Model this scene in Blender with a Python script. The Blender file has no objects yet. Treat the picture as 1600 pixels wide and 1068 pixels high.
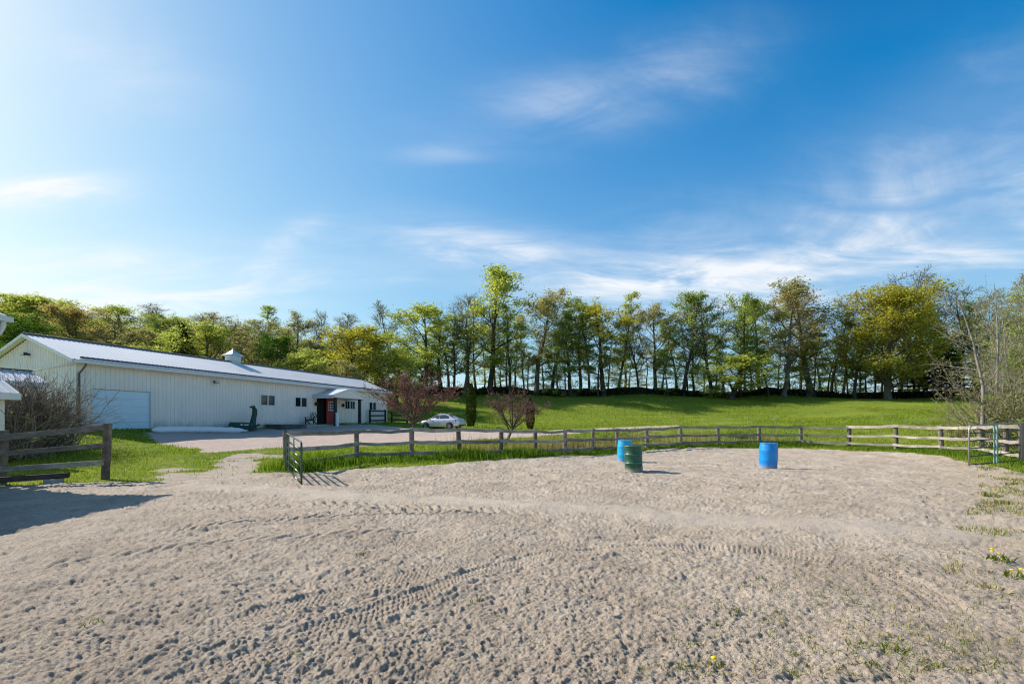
import bpy, math, random
import numpy as np
from mathutils import Vector, Matrix

# ------------------------------------------------------------------ camera, sky, sun, exposure
scene = bpy.context.scene
COL = scene.collection
F, HZ, CH = 755.6, 662.0, 1.6          # focal length in photo pixels, horizon row, eye height
cam_d = bpy.data.cameras.new('camera')
cam_d.sensor_width = 36.0
cam_d.lens = 36.0 * F / 1600.0
cam_d.shift_y = (HZ - 534.0) / 1600.0
cam_d.clip_end = 3000
cam = bpy.data.objects.new('camera', cam_d)
COL.objects.link(cam)
cam.location = (0, 0, CH)
cam.rotation_euler = (math.radians(90), 0, 0)
scene.camera = cam

SUN_AZ, SUN_EL = -70.0, 36.0           # degrees from the view direction (left is negative), elevation
world = bpy.data.worlds.new('World')
scene.world = world
world.use_nodes = True
wn, wl = world.node_tree.nodes, world.node_tree.links
wn.clear()
def wmath(op, a, b=None, c=None):
    n = wn.new('ShaderNodeMath'); n.operation = op
    for i, v in enumerate((a, b, c)):
        if v is None: continue
        if isinstance(v, (int, float)): n.inputs[i].default_value = v
        else: wl.new(v, n.inputs[i])
    return n.outputs[0]
sky = wn.new('ShaderNodeTexSky')
sky.sky_type = 'NISHITA'
sky.sun_disc = False
sky.sun_elevation = math.radians(SUN_EL)
sky.sun_rotation = math.radians(SUN_AZ)
sky.air_density = 1.0; sky.dust_density = 1.0; sky.ozone_density = 2.2; sky.altitude = 200
tc = wn.new('ShaderNodeTexCoord')
sep = wn.new('ShaderNodeSeparateXYZ'); wl.new(tc.outputs['Generated'], sep.inputs[0])
dx, dy, dz = sep.outputs
yy = wmath('MAXIMUM', dy, 0.12)
cu, cv = wmath('DIVIDE', dx, yy), wmath('DIVIDE', dz, yy)
# thin cirrus: a layer of streaky noise over the sky, denser in a few banks
pz = wmath('ADD', wmath('MAXIMUM', dz, 0.0), 0.16)
comb = wn.new('ShaderNodeCombineXYZ')
wl.new(wmath('DIVIDE', dx, pz), comb.inputs[0]); wl.new(wmath('DIVIDE', dy, pz), comb.inputs[1])
def wnoise(vec, scale, rot, stretch, detail, dist, seed):
    mp = wn.new('ShaderNodeMapping'); wl.new(vec, mp.inputs[0])
    mp.inputs['Location'].default_value = (seed, seed * 1.7, 0)
    mp.inputs['Rotation'].default_value = (0, 0, rot); mp.inputs['Scale'].default_value = (1, stretch, 1)
    n = wn.new('ShaderNodeTexNoise'); wl.new(mp.outputs[0], n.inputs['Vector'])
    n.inputs['Scale'].default_value = scale; n.inputs['Detail'].default_value = detail
    n.inputs['Roughness'].default_value = 0.6; n.inputs['Distortion'].default_value = dist
    return n.outputs[0]
n1 = wnoise(comb.outputs[0], 0.55, 0.5, 2.6, 12, 1.2, 3.1)
n2 = wnoise(comb.outputs[0], 0.33, -0.3, 1.3, 4, 0.4, 8.4)
n3 = wnoise(comb.outputs[0], 1.9, 0.7, 2.4, 12, 1.0, 1.7)
def ss(x, a, b):
    n = wn.new('ShaderNodeMapRange'); n.interpolation_type = 'SMOOTHSTEP'
    wl.new(x, n.inputs[0]); n.inputs[1].default_value = a; n.inputs[2].default_value = b
    return n.outputs[0]
streak = wmath('MULTIPLY', ss(n1, 0.36, 0.70), wmath('MULTIPLY', ss(n3, 0.22, 0.72), 1.25))
cloud = wmath('MULTIPLY', streak, wmath('MULTIPLY', ss(n2, 0.48, 0.85), 0.3))
CLOUDS = [  # px, py, half width, half height (photo pixels), tilt, amount
    (1390, 384, 330, 84, 0.12, 1.5), (810, 420, 175, 46, -0.22, 1.35), (60, 302, 105, 22, 0.03, 2.8),
    (170, 422, 330, 42, 0.0, 2.0), (150, 75, 150, 60, -0.35, 0.7), (60, 468, 300, 40, 0.0, 0.9),
    (980, 130, 240, 60, 0.25, 0.55), (1500, 190, 200, 80, 0.4, 0.6), (680, 242, 60, 14, 0.0, 0.5),
    (440, 385, 60, 22, 0.6, 0.8), (600, 430, 120, 40, 0, 0.5), (990, 455, 190, 40, 0, 0.9)]
for (px, py, hw, hh, tilt, amt) in CLOUDS:
    u0, v0 = (px - 800) / F, (HZ - py) / F
    du, dv = wmath('SUBTRACT', cu, u0), wmath('SUBTRACT', cv, v0)
    c, s = math.cos(tilt), math.sin(tilt)
    a = wmath('DIVIDE', wmath('ADD', wmath('MULTIPLY', du, c), wmath('MULTIPLY', dv, s)), hw / F)
    b = wmath('DIVIDE', wmath('SUBTRACT', wmath('MULTIPLY', dv, c), wmath('MULTIPLY', du, s)), hh / F)
    g = wmath('POWER', 2.718, wmath('MULTIPLY', wmath('ADD', wmath('MULTIPLY', a, a), wmath('MULTIPLY', b, b)), -1.0))
    cloud = wmath('ADD', cloud, wmath('MULTIPLY', wmath('MULTIPLY', g, amt), wmath('ADD', wmath('MULTIPLY', streak, 0.75), wmath('MULTIPLY', n3, 0.30))))
cloud = wmath('MULTIPLY', wmath('MINIMUM', cloud, 0.92), ss(dz, -0.02, 0.05))
sc_ = wn.new('ShaderNodeSeparateColor'); wl.new(sky.outputs[0], sc_.inputs[0])       # clear spring air: deeper, more azure blue
cc_ = wn.new('ShaderNodeCombineColor')
EXPO, WSTR = 0.60, 0.105
_o = 1.03 / (WSTR * 2 ** EXPO)
for k, (off, pw, g) in enumerate(((0.92, 0.85, 0.20), (1.05, 0.62, 0.32), (2.2, 0.28, 0.62))):
    wl.new(wmath('MULTIPLY', wmath('POWER', wmath('MAXIMUM', wmath('SUBTRACT', sc_.outputs[k], off), 0.02), pw), g * _o), cc_.inputs[k])
mixc = wn.new('ShaderNodeMix'); mixc.data_type = 'RGBA'
wl.new(cloud, mixc.inputs['Factor']); wl.new(cc_.outputs[0], mixc.inputs['A'])
mixc.inputs['B'].default_value = (6.1, 6.25, 6.45, 1)
bg = wn.new('ShaderNodeBackground'); bg.inputs['Strength'].default_value = WSTR
wl.new(mixc.outputs['Result'], bg.inputs[0])
wo = wn.new('ShaderNodeOutputWorld'); wl.new(bg.outputs[0], wo.inputs[0])

az, el = math.radians(SUN_AZ), math.radians(SUN_EL)
SUNV = Vector((math.sin(az) * math.cos(el), math.cos(az) * math.cos(el), math.sin(el)))
sd = bpy.data.lights.new('sun', 'SUN'); sd.energy = 4.3; sd.angle = math.radians(0.55); sd.color = (1.0, 0.945, 0.86)
so = bpy.data.objects.new('sun', sd); COL.objects.link(so)
so.rotation_euler = (-SUNV).to_track_quat('-Z', 'Y').to_euler(); so.location = SUNV * 60

scene.view_settings.view_transform = 'Standard'
scene.view_settings.look = 'None'
scene.view_settings.exposure = EXPO
scene.view_settings.gamma = 1.0
scene.cycles.max_bounces = 6
scene.cycles.transparent_max_bounces = 6
scene.cycles.use_denoising = True
scene.cycles.pixel_filter_type = 'BLACKMAN_HARRIS'
scene.cycles.filter_width = 1.15
scene.cycles.sample_clamp_indirect = 4.0

# ------------------------------------------------------------------ helpers
rng = np.random.default_rng(7)
random.seed(7)
def U(px, py, d):
    return Vector(((px - 800) / F * d, d, CH - (py - HZ) / F * d))
def G(px, py):                          # photo pixel to the sand plane
    return U(px, py, CH * F / (py - HZ))
def hash2(ix, iy, seed):
    n = (ix.astype(np.int64) * 374761393 + iy.astype(np.int64) * 668265263 + seed * 974634777) & 0xffffffff
    n = ((n ^ (n >> 13)) * 1274126177) & 0xffffffff
    n = ((n ^ (n >> 15)) * 2246822519) & 0xffffffff
    return ((n ^ (n >> 16)) & 0xffff) / 65535.0
def vnoise(x, y, seed=0):
    ix, iy = np.floor(x), np.floor(y)
    fx, fy = x - ix, y - iy
    fx = fx * fx * fx * (fx * (fx * 6 - 15) + 10); fy = fy * fy * fy * (fy * (fy * 6 - 15) + 10)
    a, b = hash2(ix, iy, seed), hash2(ix + 1, iy, seed)
    c, d = hash2(ix, iy + 1, seed), hash2(ix + 1, iy + 1, seed)
    return (a + (b - a) * fx) * (1 - fy) + (c + (d - c) * fx) * fy - 0.5
def fbm(x, y, seed=0, oct=4, gain=0.5):
    r, a = 0, 1.0
    for i in range(oct):
        r = r + a * vnoise(x, y, seed + i * 17); a *= gain; x = x * 2.03 + 5.1; y = y * 2.03 - 3.3
    return r
def sstep(a, b, x):
    t = np.clip((x - a) / (b - a), 0, 1); return t * t * (3 - 2 * t)
def poly_sd(poly, x, y):                # signed distance, negative inside
    x = np.asarray(x, float); y = np.asarray(y, float)
    d = np.full(x.shape, 1e9); ins = np.zeros(x.shape, bool)
    n = len(poly)
    for i in range(n):
        ax, ay = poly[i]; bx, by = poly[(i + 1) % n]
        ex, ey = bx - ax, by - ay
        t = np.clip(((x - ax) * ex + (y - ay) * ey) / (ex * ex + ey * ey + 1e-9), 0, 1)
        d = np.minimum(d, np.hypot(x - ax - t * ex, y - ay - t * ey))
        cr = (ay > y) != (by > y)
        with np.errstate(divide='ignore', invalid='ignore'):
            xi = ax + (y - ay) / (ey if abs(ey) > 1e-9 else 1e-9) * ex
        ins ^= cr & (x < xi)
    return np.where(ins, -d, d)
def line_sd(pts, x, y):                 # distance to a polyline and arc length along it
    d = np.full(x.shape, 1e9); s = np.zeros(x.shape); side = np.zeros(x.shape); L = 0
    for (ax, ay), (bx, by) in zip(pts[:-1], pts[1:]):
        ex, ey = bx - ax, by - ay; l = math.hypot(ex, ey)
        t = np.clip(((x - ax) * ex + (y - ay) * ey) / (l * l), 0, 1)
        q = np.hypot(x - ax - t * ex, y - ay - t * ey)
        m = q < d
        d = np.where(m, q, d); s = np.where(m, L + t * l, s)
        side = np.where(m, np.sign((x - ax) * ey - (y - ay) * ex), side); L += l
    return d, s, side

def tag(o, label=None, cat=None, group=None, kind=None):
    if label: o['label'] = label
    if cat: o['category'] = cat
    if group: o['group'] = group
    if kind: o['kind'] = kind
    return o
def empty(name, loc=(0, 0, 0), rz=0.0):
    o = bpy.data.objects.new(name, None); COL.objects.link(o)
    o.location = loc; o.rotation_euler = (0, 0, rz); o.empty_display_size = 0.3
    return o
def mesh_np(name, v, f, mat=None, parent=None, smooth=False, attrs=None):
    me = bpy.data.meshes.new(name)
    v = np.asarray(v, np.float32); f = np.asarray(f, np.int32)
    me.vertices.add(len(v)); me.vertices.foreach_set('co', v.ravel())
    k = f.shape[1]
    me.loops.add(f.size); me.loops.foreach_set('vertex_index', f.ravel())
    me.polygons.add(len(f)); me.polygons.foreach_set('loop_start', np.arange(0, f.size, k, dtype=np.int32))
    me.polygons.foreach_set('loop_total', np.full(len(f), k, np.int32))
    if smooth: me.polygons.foreach_set('use_smooth', np.ones(len(f), bool))
    for an, av in (attrs or {}).items():
        a = me.attributes.new(an, 'FLOAT', 'POINT'); a.data.foreach_set('value', np.asarray(av, np.float32))
    me.update(calc_edges=True)
    if mat: me.materials.append(mat)
    o = bpy.data.objects.new(name, me); COL.objects.link(o)
    if parent: o.parent = parent
    return o
class MB:                               # collects boxes, tubes, lathes; build() links ONE mesh
    def __init__(s): s.v = []; s.f = []
    def quad(s, a, b, c, d):
        n = len(s.v); s.v += [tuple(a), tuple(b), tuple(c), tuple(d)]; s.f.append((n, n + 1, n + 2, n + 3)); return s
    def poly(s, pts):
        n = len(s.v); s.v += [tuple(p) for p in pts]; s.f.append(tuple(range(n, n + len(pts)))); return s
    def box(s, x0, x1, y0, y1, z0, z1):
        n = len(s.v)
        s.v += [(x0, y0, z0), (x1, y0, z0), (x1, y1, z0), (x0, y1, z0), (x0, y0, z1), (x1, y0, z1), (x1, y1, z1), (x0, y1, z1)]
        s.f += [tuple(n + i for i in q) for q in ((3, 2, 1, 0), (4, 5, 6, 7), (0, 1, 5, 4), (1, 2, 6, 5), (2, 3, 7, 6), (3, 0, 4, 7))]
        return s
    def hexa(s, p):                     # 8 corners: bottom loop then top loop
        n = len(s.v); s.v += [tuple(q) for q in p]
        s.f += [tuple(n + i for i in q) for q in ((3, 2, 1, 0), (4, 5, 6, 7), (0, 1, 5, 4), (1, 2, 6, 5), (2, 3, 7, 6), (3, 0, 4, 7))]
        return s
    def beam(s, a, b, w, h, up=Vector((0, 0, 1)), taper=1.0):
        a, b = Vector(a), Vector(b); t = (b - a).normalized()
        sd_ = t.cross(up); sd_ = sd_.normalized() if sd_.length > 1e-5 else Vector((1, 0, 0)); u_ = sd_.cross(t).normalized()
        p = []
        for q, k in ((a, 1.0), (b, taper)):
            for i, j in ((-1, -1), (1, -1), (1, 1), (-1, 1)): p.append(q + sd_ * (i * w * .5 * k) + u_ * (j * h * .5 * k))
        return s.hexa(p)
    def tube(s, pts, r, n=6, cap=True):
        pts = [Vector(p) for p in pts]; k = len(pts)
        rr = r if isinstance(r, (list, tuple)) else [r] * k
        base = len(s.v); ref = None
        for i, p in enumerate(pts):
            t = (pts[min(i + 1, k - 1)] - pts[max(i - 1, 0)]).normalized()
            if ref is None: ref = t.orthogonal().normalized()
            ref = (ref - t * ref.dot(t)); ref = ref.normalized() if ref.length > 1e-6 else t.orthogonal().normalized()
            bi = t.cross(ref)
            for j in range(n):
                a = 2 * math.pi * j / n; s.v.append(tuple(p + (ref * math.cos(a) + bi * math.sin(a)) * rr[i]))
        for i in range(k - 1):
            for j in range(n):
                a, b = base + i * n + j, base + i * n + (j + 1) % n; s.f.append((a, b, b + n, a + n))
        if cap:
            s.f.append(tuple(base + j for j in reversed(range(n)))); s.f.append(tuple(base + (k - 1) * n + j for j in range(n)))
        return s
    def lathe(s, prof, n=32, c=(0, 0, 0)):
        base = len(s.v)
        for (r, z) in prof:
            for j in range(n):
                a = 2 * math.pi * j / n; s.v.append((c[0] + r * math.cos(a), c[1] + r * math.sin(a), c[2] + z))
        for i in range(len(prof) - 1):
            for j in range(n):
                a, b = base + i * n + j, base + i * n + (j + 1) % n; s.f.append((a, b, b + n, a + n))
        return s
    def build(s, name, mat, parent=None, smooth=False, bevel=0.0):
        me = bpy.data.meshes.new(name); me.from_pydata(s.v, [], s.f); me.update()
        if mat: me.materials.append(mat)
        if smooth: me.polygons.foreach_set('use_smooth', [True] * len(me.polygons))
        o = bpy.data.objects.new(name, me); COL.objects.link(o)
        if parent: o.parent = parent
        if bevel:
            m = o.modifiers.new('bevel', 'BEVEL'); m.width = bevel; m.segments = 2; m.limit_method = 'ANGLE'
        return o

# ------------------------------------------------------------------ materials
MAT = {}
class NT:
    def __init__(s, name):
        m = bpy.data.materials.new(name); m.use_nodes = True; s.m = m; s.t = m.node_tree; s.t.nodes.clear()
        s.out = s.n('ShaderNodeOutputMaterial'); MAT[name] = m
    def n(s, typ, **kw):
        n = s.t.nodes.new(typ)
        for k, v in kw.items(): setattr(n, k, v)
        return n
    def lk(s, a, b): s.t.links.new(a, b)
    def noise(s, scale, detail=4, rough=0.55, vec=None, stretch=None, dist=0.0):
        n = s.n('ShaderNodeTexNoise'); n.inputs['Scale'].default_value = scale; n.inputs['Detail'].default_value = detail
        n.inputs['Roughness'].default_value = rough; n.inputs['Distortion'].default_value = dist
        if vec is None: vec = s.n('ShaderNodeNewGeometry').outputs['Position']
        if stretch:
            mp = s.n('ShaderNodeMapping'); mp.inputs['Scale'].default_value = stretch; s.lk(vec, mp.inputs[0]); vec = mp.outputs[0]
        s.lk(vec, n.inputs['Vector']); return n.outputs[0]
    def ramp(s, fac, stops):
        r = s.n('ShaderNodeValToRGB'); e = r.color_ramp.elements
        while len(e) < len(stops): e.new(0.5)
        for q, (p, c) in zip(e, stops): q.position = p; q.color = tuple(c) + (1,)
        s.lk(fac, r.inputs[0]); return r.outputs[0]
    def math(s, op, a, b=None):
        n = s.n('ShaderNodeMath', operation=op)
        for i, v in enumerate((a, b)):
            if v is None: continue
            if isinstance(v, (int, float)): n.inputs[i].default_value = v
            else: s.lk(v, n.inputs[i])
        return n.outputs[0]
    def mix(s, fac, a, b):
        n = s.n('ShaderNodeMix', data_type='RGBA')
        for k, v in (('Factor', fac), ('A', a), ('B', b)):
            if isinstance(v, (int, float)): n.inputs[k].default_value = v
            elif isinstance(v, tuple): n.inputs[k].default_value = v + (1,)
            else: s.lk(v, n.inputs[k])
        return n.outputs['Result']
    def mr(s, x, a, b, c=0.0, d=1.0, smooth=True):
        n = s.n('ShaderNodeMapRange'); n.interpolation_type = 'SMOOTHSTEP' if smooth else 'LINEAR'
        s.lk(x, n.inputs[0])
        for i, v in enumerate((a, b, c, d)): n.inputs[i + 1].default_value = v
        return n.outputs[0]
    def attr(s, name):
        a = s.n('ShaderNodeAttribute'); a.attribute_name = name; return a.outputs['Fac']
    def bsdf(s, col, rough=0.7, metal=0.0, spec=0.4, bump=None, bstr=0.3, bdist=0.02):
        p = s.n('ShaderNodeBsdfPrincipled')
        if isinstance(col, tuple): p.inputs['Base Color'].default_value = col + (1,)
        else: s.lk(col, p.inputs['Base Color'])
        if isinstance(rough, (int, float)): p.inputs['Roughness'].default_value = rough
        else: s.lk(rough, p.inputs['Roughness'])
        p.inputs['Metallic'].default_value = metal; p.inputs['Specular IOR Level'].default_value = spec
        if bump is not None:
            b = s.n('ShaderNodeBump'); b.inputs['Strength'].default_value = bstr; b.inputs['Distance'].default_value = bdist
            s.lk(bump, b.inputs['Height']); s.lk(b.outputs[0], p.inputs['Normal'])
        s.lk(p.outputs[0], s.out.inputs[0]); return p
def obj_vec(t): return t.n('ShaderNodeTexCoord').outputs['Object']
def obj_rand(t): return t.n('ShaderNodeObjectInfo').outputs['Random']

def simple(name, col, rough=0.6, metal=0.0, spec=0.4, var=0.12, scale=3.0, dirt=None, foot=None):
    t = NT(name); v = obj_vec(t)
    a = tuple(c * (1 - var) for c in col); b = tuple(min(1, c * (1 + var)) for c in col)
    c = t.ramp(t.noise(scale, 6, 0.65, v), [(0.3, a), (0.7, b)])
    if dirt:
        c = t.mix(t.mr(t.noise(scale * 0.6, 8, 0.7, v), 0.52, 0.72, 0, dirt[1]), c, dirt[0])
    if foot:                                       # dry sand kicked up on the foot, scuffs higher up
        sx_ = t.n('ShaderNodeSeparateXYZ'); t.lk(v, sx_.inputs[0])
        hgt_ = t.math('ADD', sx_.outputs[2], t.math('MULTIPLY', t.noise(9, 7, 0.8, v), 0.3))
        c = t.mix(t.mr(hgt_, 0.14, 0.36, 0.8, 0.0), c, foot)
        c = t.mix(t.mr(t.noise(14, 5, 0.7, v, (1, 1, 5)), 0.62, 0.7, 0, 0.45), c, foot)
        rough = t.mr(hgt_, 0.14, 0.4, 0.85, rough)
    t.bsdf(c, rough, metal, spec, t.noise(scale * 12, 4, 0.6, v), 0.12, 0.01)
    return t.m
simple('siding_plain', (0.86, 0.80, 0.685), 0.45, var=0.05, scale=0.6, dirt=((0.62, 0.58, 0.48), 0.35))
simple('roof_metal', (0.68, 0.66, 0.66), 0.36, var=0.05, scale=0.5, dirt=((0.46, 0.44, 0.43), 0.4))
simple('white_trim', (0.76, 0.76, 0.75), 0.45, var=0.04)
simple('white_door', (0.64, 0.82, 0.95), 0.4, var=0.03, scale=1.0, dirt=((0.56, 0.72, 0.84), 0.3))
simple('dark_trim', (0.055, 0.048, 0.045), 0.6)
simple('brown_pipe', (0.16, 0.12, 0.11), 0.5)
simple('barn_red', (0.33, 0.035, 0.045), 0.55, var=0.15)
simple('black_inside', (0.012, 0.012, 0.013), 0.9)
simple('dark_wood', (0.035, 0.032, 0.036), 0.75, var=0.3)
simple('navy_paint', (0.022, 0.028, 0.045), 0.55)
simple('cupola_metal', (0.50, 0.58, 0.62), 0.35, metal=0.3, var=0.08)
simple('concrete', (0.36, 0.35, 0.33), 0.9, var=0.15, scale=6)
simple('blue_plastic', (0.004, 0.25, 0.68), 0.34, spec=0.5, var=0.1, scale=4, dirt=((0.16, 0.30, 0.48), 0.35), foot=(0.40, 0.34, 0.28))
simple('light_blue_plastic', (0.015, 0.36, 0.66), 0.36, spec=0.5, var=0.1, scale=4, dirt=((0.2, 0.36, 0.5), 0.35), foot=(0.40, 0.34, 0.28))
simple('drum_green', (0.012, 0.085, 0.045), 0.38, spec=0.5, var=0.25, scale=5, dirt=((0.06, 0.075, 0.045), 0.6), foot=(0.40, 0.34, 0.28))
simple('hoop_worn', (0.10, 0.20, 0.14), 0.35, spec=0.6, var=0.3, scale=9)
simple('gate_green', (0.010, 0.055, 0.045), 0.28, spec=0.7, var=0.2, scale=5)
simple('gate_steel', (0.34, 0.35, 0.34), 0.42, metal=0.55, var=0.2, scale=6, dirt=((0.16, 0.12, 0.09), 0.6))
simple('gate_teal', (0.24, 0.36, 0.36), 0.4, metal=0.2, var=0.15, scale=6)
simple('machine_green', (0.006, 0.052, 0.028), 0.45, spec=0.5, var=0.3, scale=3)
simple('white_wrap', (0.82, 0.84, 0.88), 0.45, var=0.06, scale=3)
simple('tyre', (0.02, 0.02, 0.02), 0.85)
simple('rim', (0.45, 0.46, 0.48), 0.35, metal=0.8)
simple('tail_red', (0.20, 0.02, 0.03), 0.2, spec=0.6)
simple('plate_white', (0.6, 0.62, 0.66), 0.5)
simple('black_plastic', (0.02, 0.02, 0.022), 0.5)
simple('yellow_petal', (0.80, 0.56, 0.01), 0.6)
simple('lamp_glass', (0.5, 0.5, 0.46), 0.3)
t = NT('siding'); v = obj_vec(t)                # faded cream sheet metal, streaked, splashed with soil along the foot
c = t.ramp(t.noise(0.7, 6, 0.65, v), [(0.3, (0.82, 0.76, 0.715)), (0.7, (0.90, 0.85, 0.80))])
c = t.mix(t.mr(t.noise(2.6, 6, 0.7, v, (1.6, 1.6, 0.12)), 0.55, 0.75, 0, 0.35), c, (0.60, 0.555, 0.46))
sx = t.n('ShaderNodeSeparateXYZ'); t.lk(v, sx.inputs[0])
splash = t.math('ADD', sx.outputs[2], t.math('MULTIPLY', t.noise(1.8, 6, 0.75, v), 1.1))
c = t.mix(t.mr(splash, 0.45, 1.15, 0.65, 0.0), c, (0.40, 0.34, 0.26))
t.bsdf(c, 0.45, 0, 0.4)
t = NT('glass_dark'); t.bsdf((0.012, 0.015, 0.02), 0.06, spec=0.7)
t = NT('glass_grey'); t.bsdf((0.05, 0.06, 0.07), 0.06, spec=0.7)
t = NT('car_paint'); p = t.bsdf((0.62, 0.63, 0.68), 0.25, metal=0.25, spec=0.5); p.inputs['Coat Weight'].default_value = 0.6; p.inputs['Coat Roughness'].default_value = 0.08

def wood(name, dark, light, knots=0.35):
    t = NT(name); v = obj_vec(t); r = obj_rand(t)
    add = t.n('ShaderNodeVectorMath', operation='ADD'); t.lk(v, add.inputs[0])
    cx = t.n('ShaderNodeCombineXYZ'); t.lk(t.math('MULTIPLY', r, 37.0), cx.inputs[0]); t.lk(t.math('MULTIPLY', r, 91.0), cx.inputs[1]); t.lk(cx.outputs[0], add.inputs[1])
    vv = add.outputs[0]
    g = t.noise(9, 6, 0.65, vv, (0.18, 1, 1), 0.6)
    c = t.ramp(g, [(0.28, dark), (0.72, light)])
    b = t.ramp(t.noise(1.6, 3, 0.6, vv), [(0.3, (0.6, 0.58, 0.56)), (0.75, (1.15, 1.12, 1.08))])
    mu = t.n('ShaderNodeMix', data_type='RGBA', blend_type='MULTIPLY'); mu.inputs['Factor'].default_value = 1
    t.lk(c, mu.inputs['A']); t.lk(b, mu.inputs['B'])
    k = t.mr(t.noise(7, 2, 0.4, vv, (0.6, 1, 1)), 0.66, 0.74, 0, knots)
    c = t.mix(k, mu.outputs['Result'], (0.05, 0.04, 0.035))
    tone = t.n('ShaderNodeHueSaturation'); t.lk(c, tone.inputs['Color']); t.lk(t.mr(r, 0, 1, 0.72, 1.22, False), tone.inputs['Value'])
    t.bsdf(tone.outputs[0], 0.85, 0, 0.2, g, 0.5, 0.02)
    return t.m
wood('fence_wood', (0.22, 0.195, 0.17), (0.52, 0.475, 0.42))
wood('post_wood', (0.13, 0.105, 0.088), (0.33, 0.285, 0.24))
wood('sleeper_wood', (0.06, 0.045, 0.04), (0.19, 0.15, 0.12))
wood('deck_wood', (0.06, 0.055, 0.055), (0.17, 0.16, 0.15))

def bark(name, a, b, s=4):
    t = NT(name); v = obj_vec(t); g = t.noise(s, 6, 0.65, v, (1, 1, 0.3))
    t.bsdf(t.ramp(g, [(0.3, a), (0.72, b)]), 0.9, 0, 0.15, g, 0.6, 0.04); return t.m
bark('bark_grey', (0.075, 0.062, 0.05), (0.20, 0.17, 0.14))
bark('bark_dark', (0.045, 0.036, 0.03), (0.11, 0.09, 0.075))
bark('bark_pale', (0.15, 0.125, 0.10), (0.37, 0.33, 0.28), 6)
bark('bark_plum', (0.06, 0.045, 0.042), (0.15, 0.115, 0.10), 8)
bark('cane', (0.12, 0.088, 0.07), (0.33, 0.26, 0.21), 5)
bark('cane_pale', (0.28, 0.22, 0.17), (0.52, 0.43, 0.34), 5)

def leaf(name, stops, trans=0.4, tcol=1.5, pscale=0.5):
    t = NT(name); geo = t.n('ShaderNodeNewGeometry')
    pi = geo.outputs['Random Per Island']
    f = t.math('ADD', t.math('MULTIPLY', pi, 0.55), t.math('MULTIPLY', t.noise(pscale, 3), 0.55))
    c = t.ramp(f, stops)
    d = t.n('ShaderNodeBsdfDiffuse'); t.lk(c, d.inputs[0])
    tr = t.n('ShaderNodeBsdfTranslucent')
    hs = t.n('ShaderNodeHueSaturation'); hs.inputs['Value'].default_value = tcol; hs.inputs['Saturation'].default_value = 1.1; t.lk(c, hs.inputs['Color']); t.lk(hs.outputs[0], tr.inputs[0])
    m = t.n('ShaderNodeMixShader'); m.inputs[0].default_value = trans
    t.lk(d.outputs[0], m.inputs[1]); t.lk(tr.outputs[0], m.inputs[2]); t.lk(m.outputs[0], t.out.inputs[0])
    return t.m
leaf('leaf_green', [(0.2, (0.135, 0.182, 0.047)), (0.55, (0.243, 0.304, 0.074)), (0.85, (0.378, 0.419, 0.121))], 0.5, 1.7)
leaf('leaf_spring', [(0.2, (0.200, 0.231, 0.050)), (0.55, (0.350, 0.388, 0.088)), (0.85, (0.500, 0.512, 0.138))], 0.5, 1.7)
leaf('leaf_yellow', [(0.2, (0.196, 0.184, 0.034)), (0.55, (0.345, 0.322, 0.057)), (0.85, (0.494, 0.448, 0.092))], 0.5, 1.7)
leaf('leaf_orange', [(0.2, (0.204, 0.162, 0.060)), (0.55, (0.324, 0.258, 0.096)), (0.85, (0.432, 0.360, 0.144))], 0.5, 1.7)
leaf('leaf_olive', [(0.2, (0.162, 0.155, 0.061)), (0.55, (0.284, 0.270, 0.108)), (0.85, (0.419, 0.378, 0.162))], 0.5, 1.7)
leaf('leaf_deep', [(0.2, (0.034, 0.074, 0.015)), (0.55, (0.077, 0.147, 0.025)), (0.85, (0.139, 0.224, 0.039))])
leaf('needle', [(0.2, (0.010, 0.022, 0.010)), (0.55, (0.022, 0.042, 0.016)), (0.85, (0.045, 0.07, 0.022))], 0.15)
leaf('cedar', [(0.2, (0.018, 0.034, 0.008)), (0.55, (0.05, 0.075, 0.014)), (0.85, (0.11, 0.12, 0.025))], 0.15)
leaf('cedar_brown', [(0.2, (0.035, 0.016, 0.010)), (0.55, (0.085, 0.038, 0.022)), (0.85, (0.15, 0.07, 0.04))], 0.15)
leaf('leaf_plum', [(0.2, (0.09, 0.042, 0.038)), (0.55, (0.19, 0.095, 0.082)), (0.85, (0.36, 0.21, 0.18))], 0.3, 1.2, 2.0)
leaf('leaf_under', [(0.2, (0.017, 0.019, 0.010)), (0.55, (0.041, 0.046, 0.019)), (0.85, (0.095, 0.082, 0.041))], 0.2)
leaf('grass_lawn', [(0.2, (0.095, 0.15, 0.018)), (0.5, (0.19, 0.255, 0.03)), (0.75, (0.28, 0.335, 0.05)), (0.95, (0.40, 0.38, 0.12))], 0.4, 1.4, 0.8)
leaf('grass_tall', [(0.2, (0.057, 0.115, 0.014)), (0.55, (0.127, 0.207, 0.025)), (0.85, (0.218, 0.287, 0.046))], 0.4, 1.4, 0.8)
leaf('grass_dry', [(0.2, (0.20, 0.16, 0.06)), (0.55, (0.34, 0.28, 0.12)), (0.85, (0.48, 0.41, 0.2))], 0.35, 1.2, 1.2)
leaf('edge_mix', [(0.2, (0.07, 0.115, 0.016)), (0.45, (0.15, 0.20, 0.03)), (0.6, (0.30, 0.27, 0.09)), (0.85, (0.46, 0.38, 0.18))], 0.35, 1.3, 1.5)
leaf('weed', [(0.2, (0.06, 0.10, 0.014)), (0.55, (0.13, 0.18, 0.025)), (0.85, (0.24, 0.26, 0.05))], 0.35, 1.3, 6.0)

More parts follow.
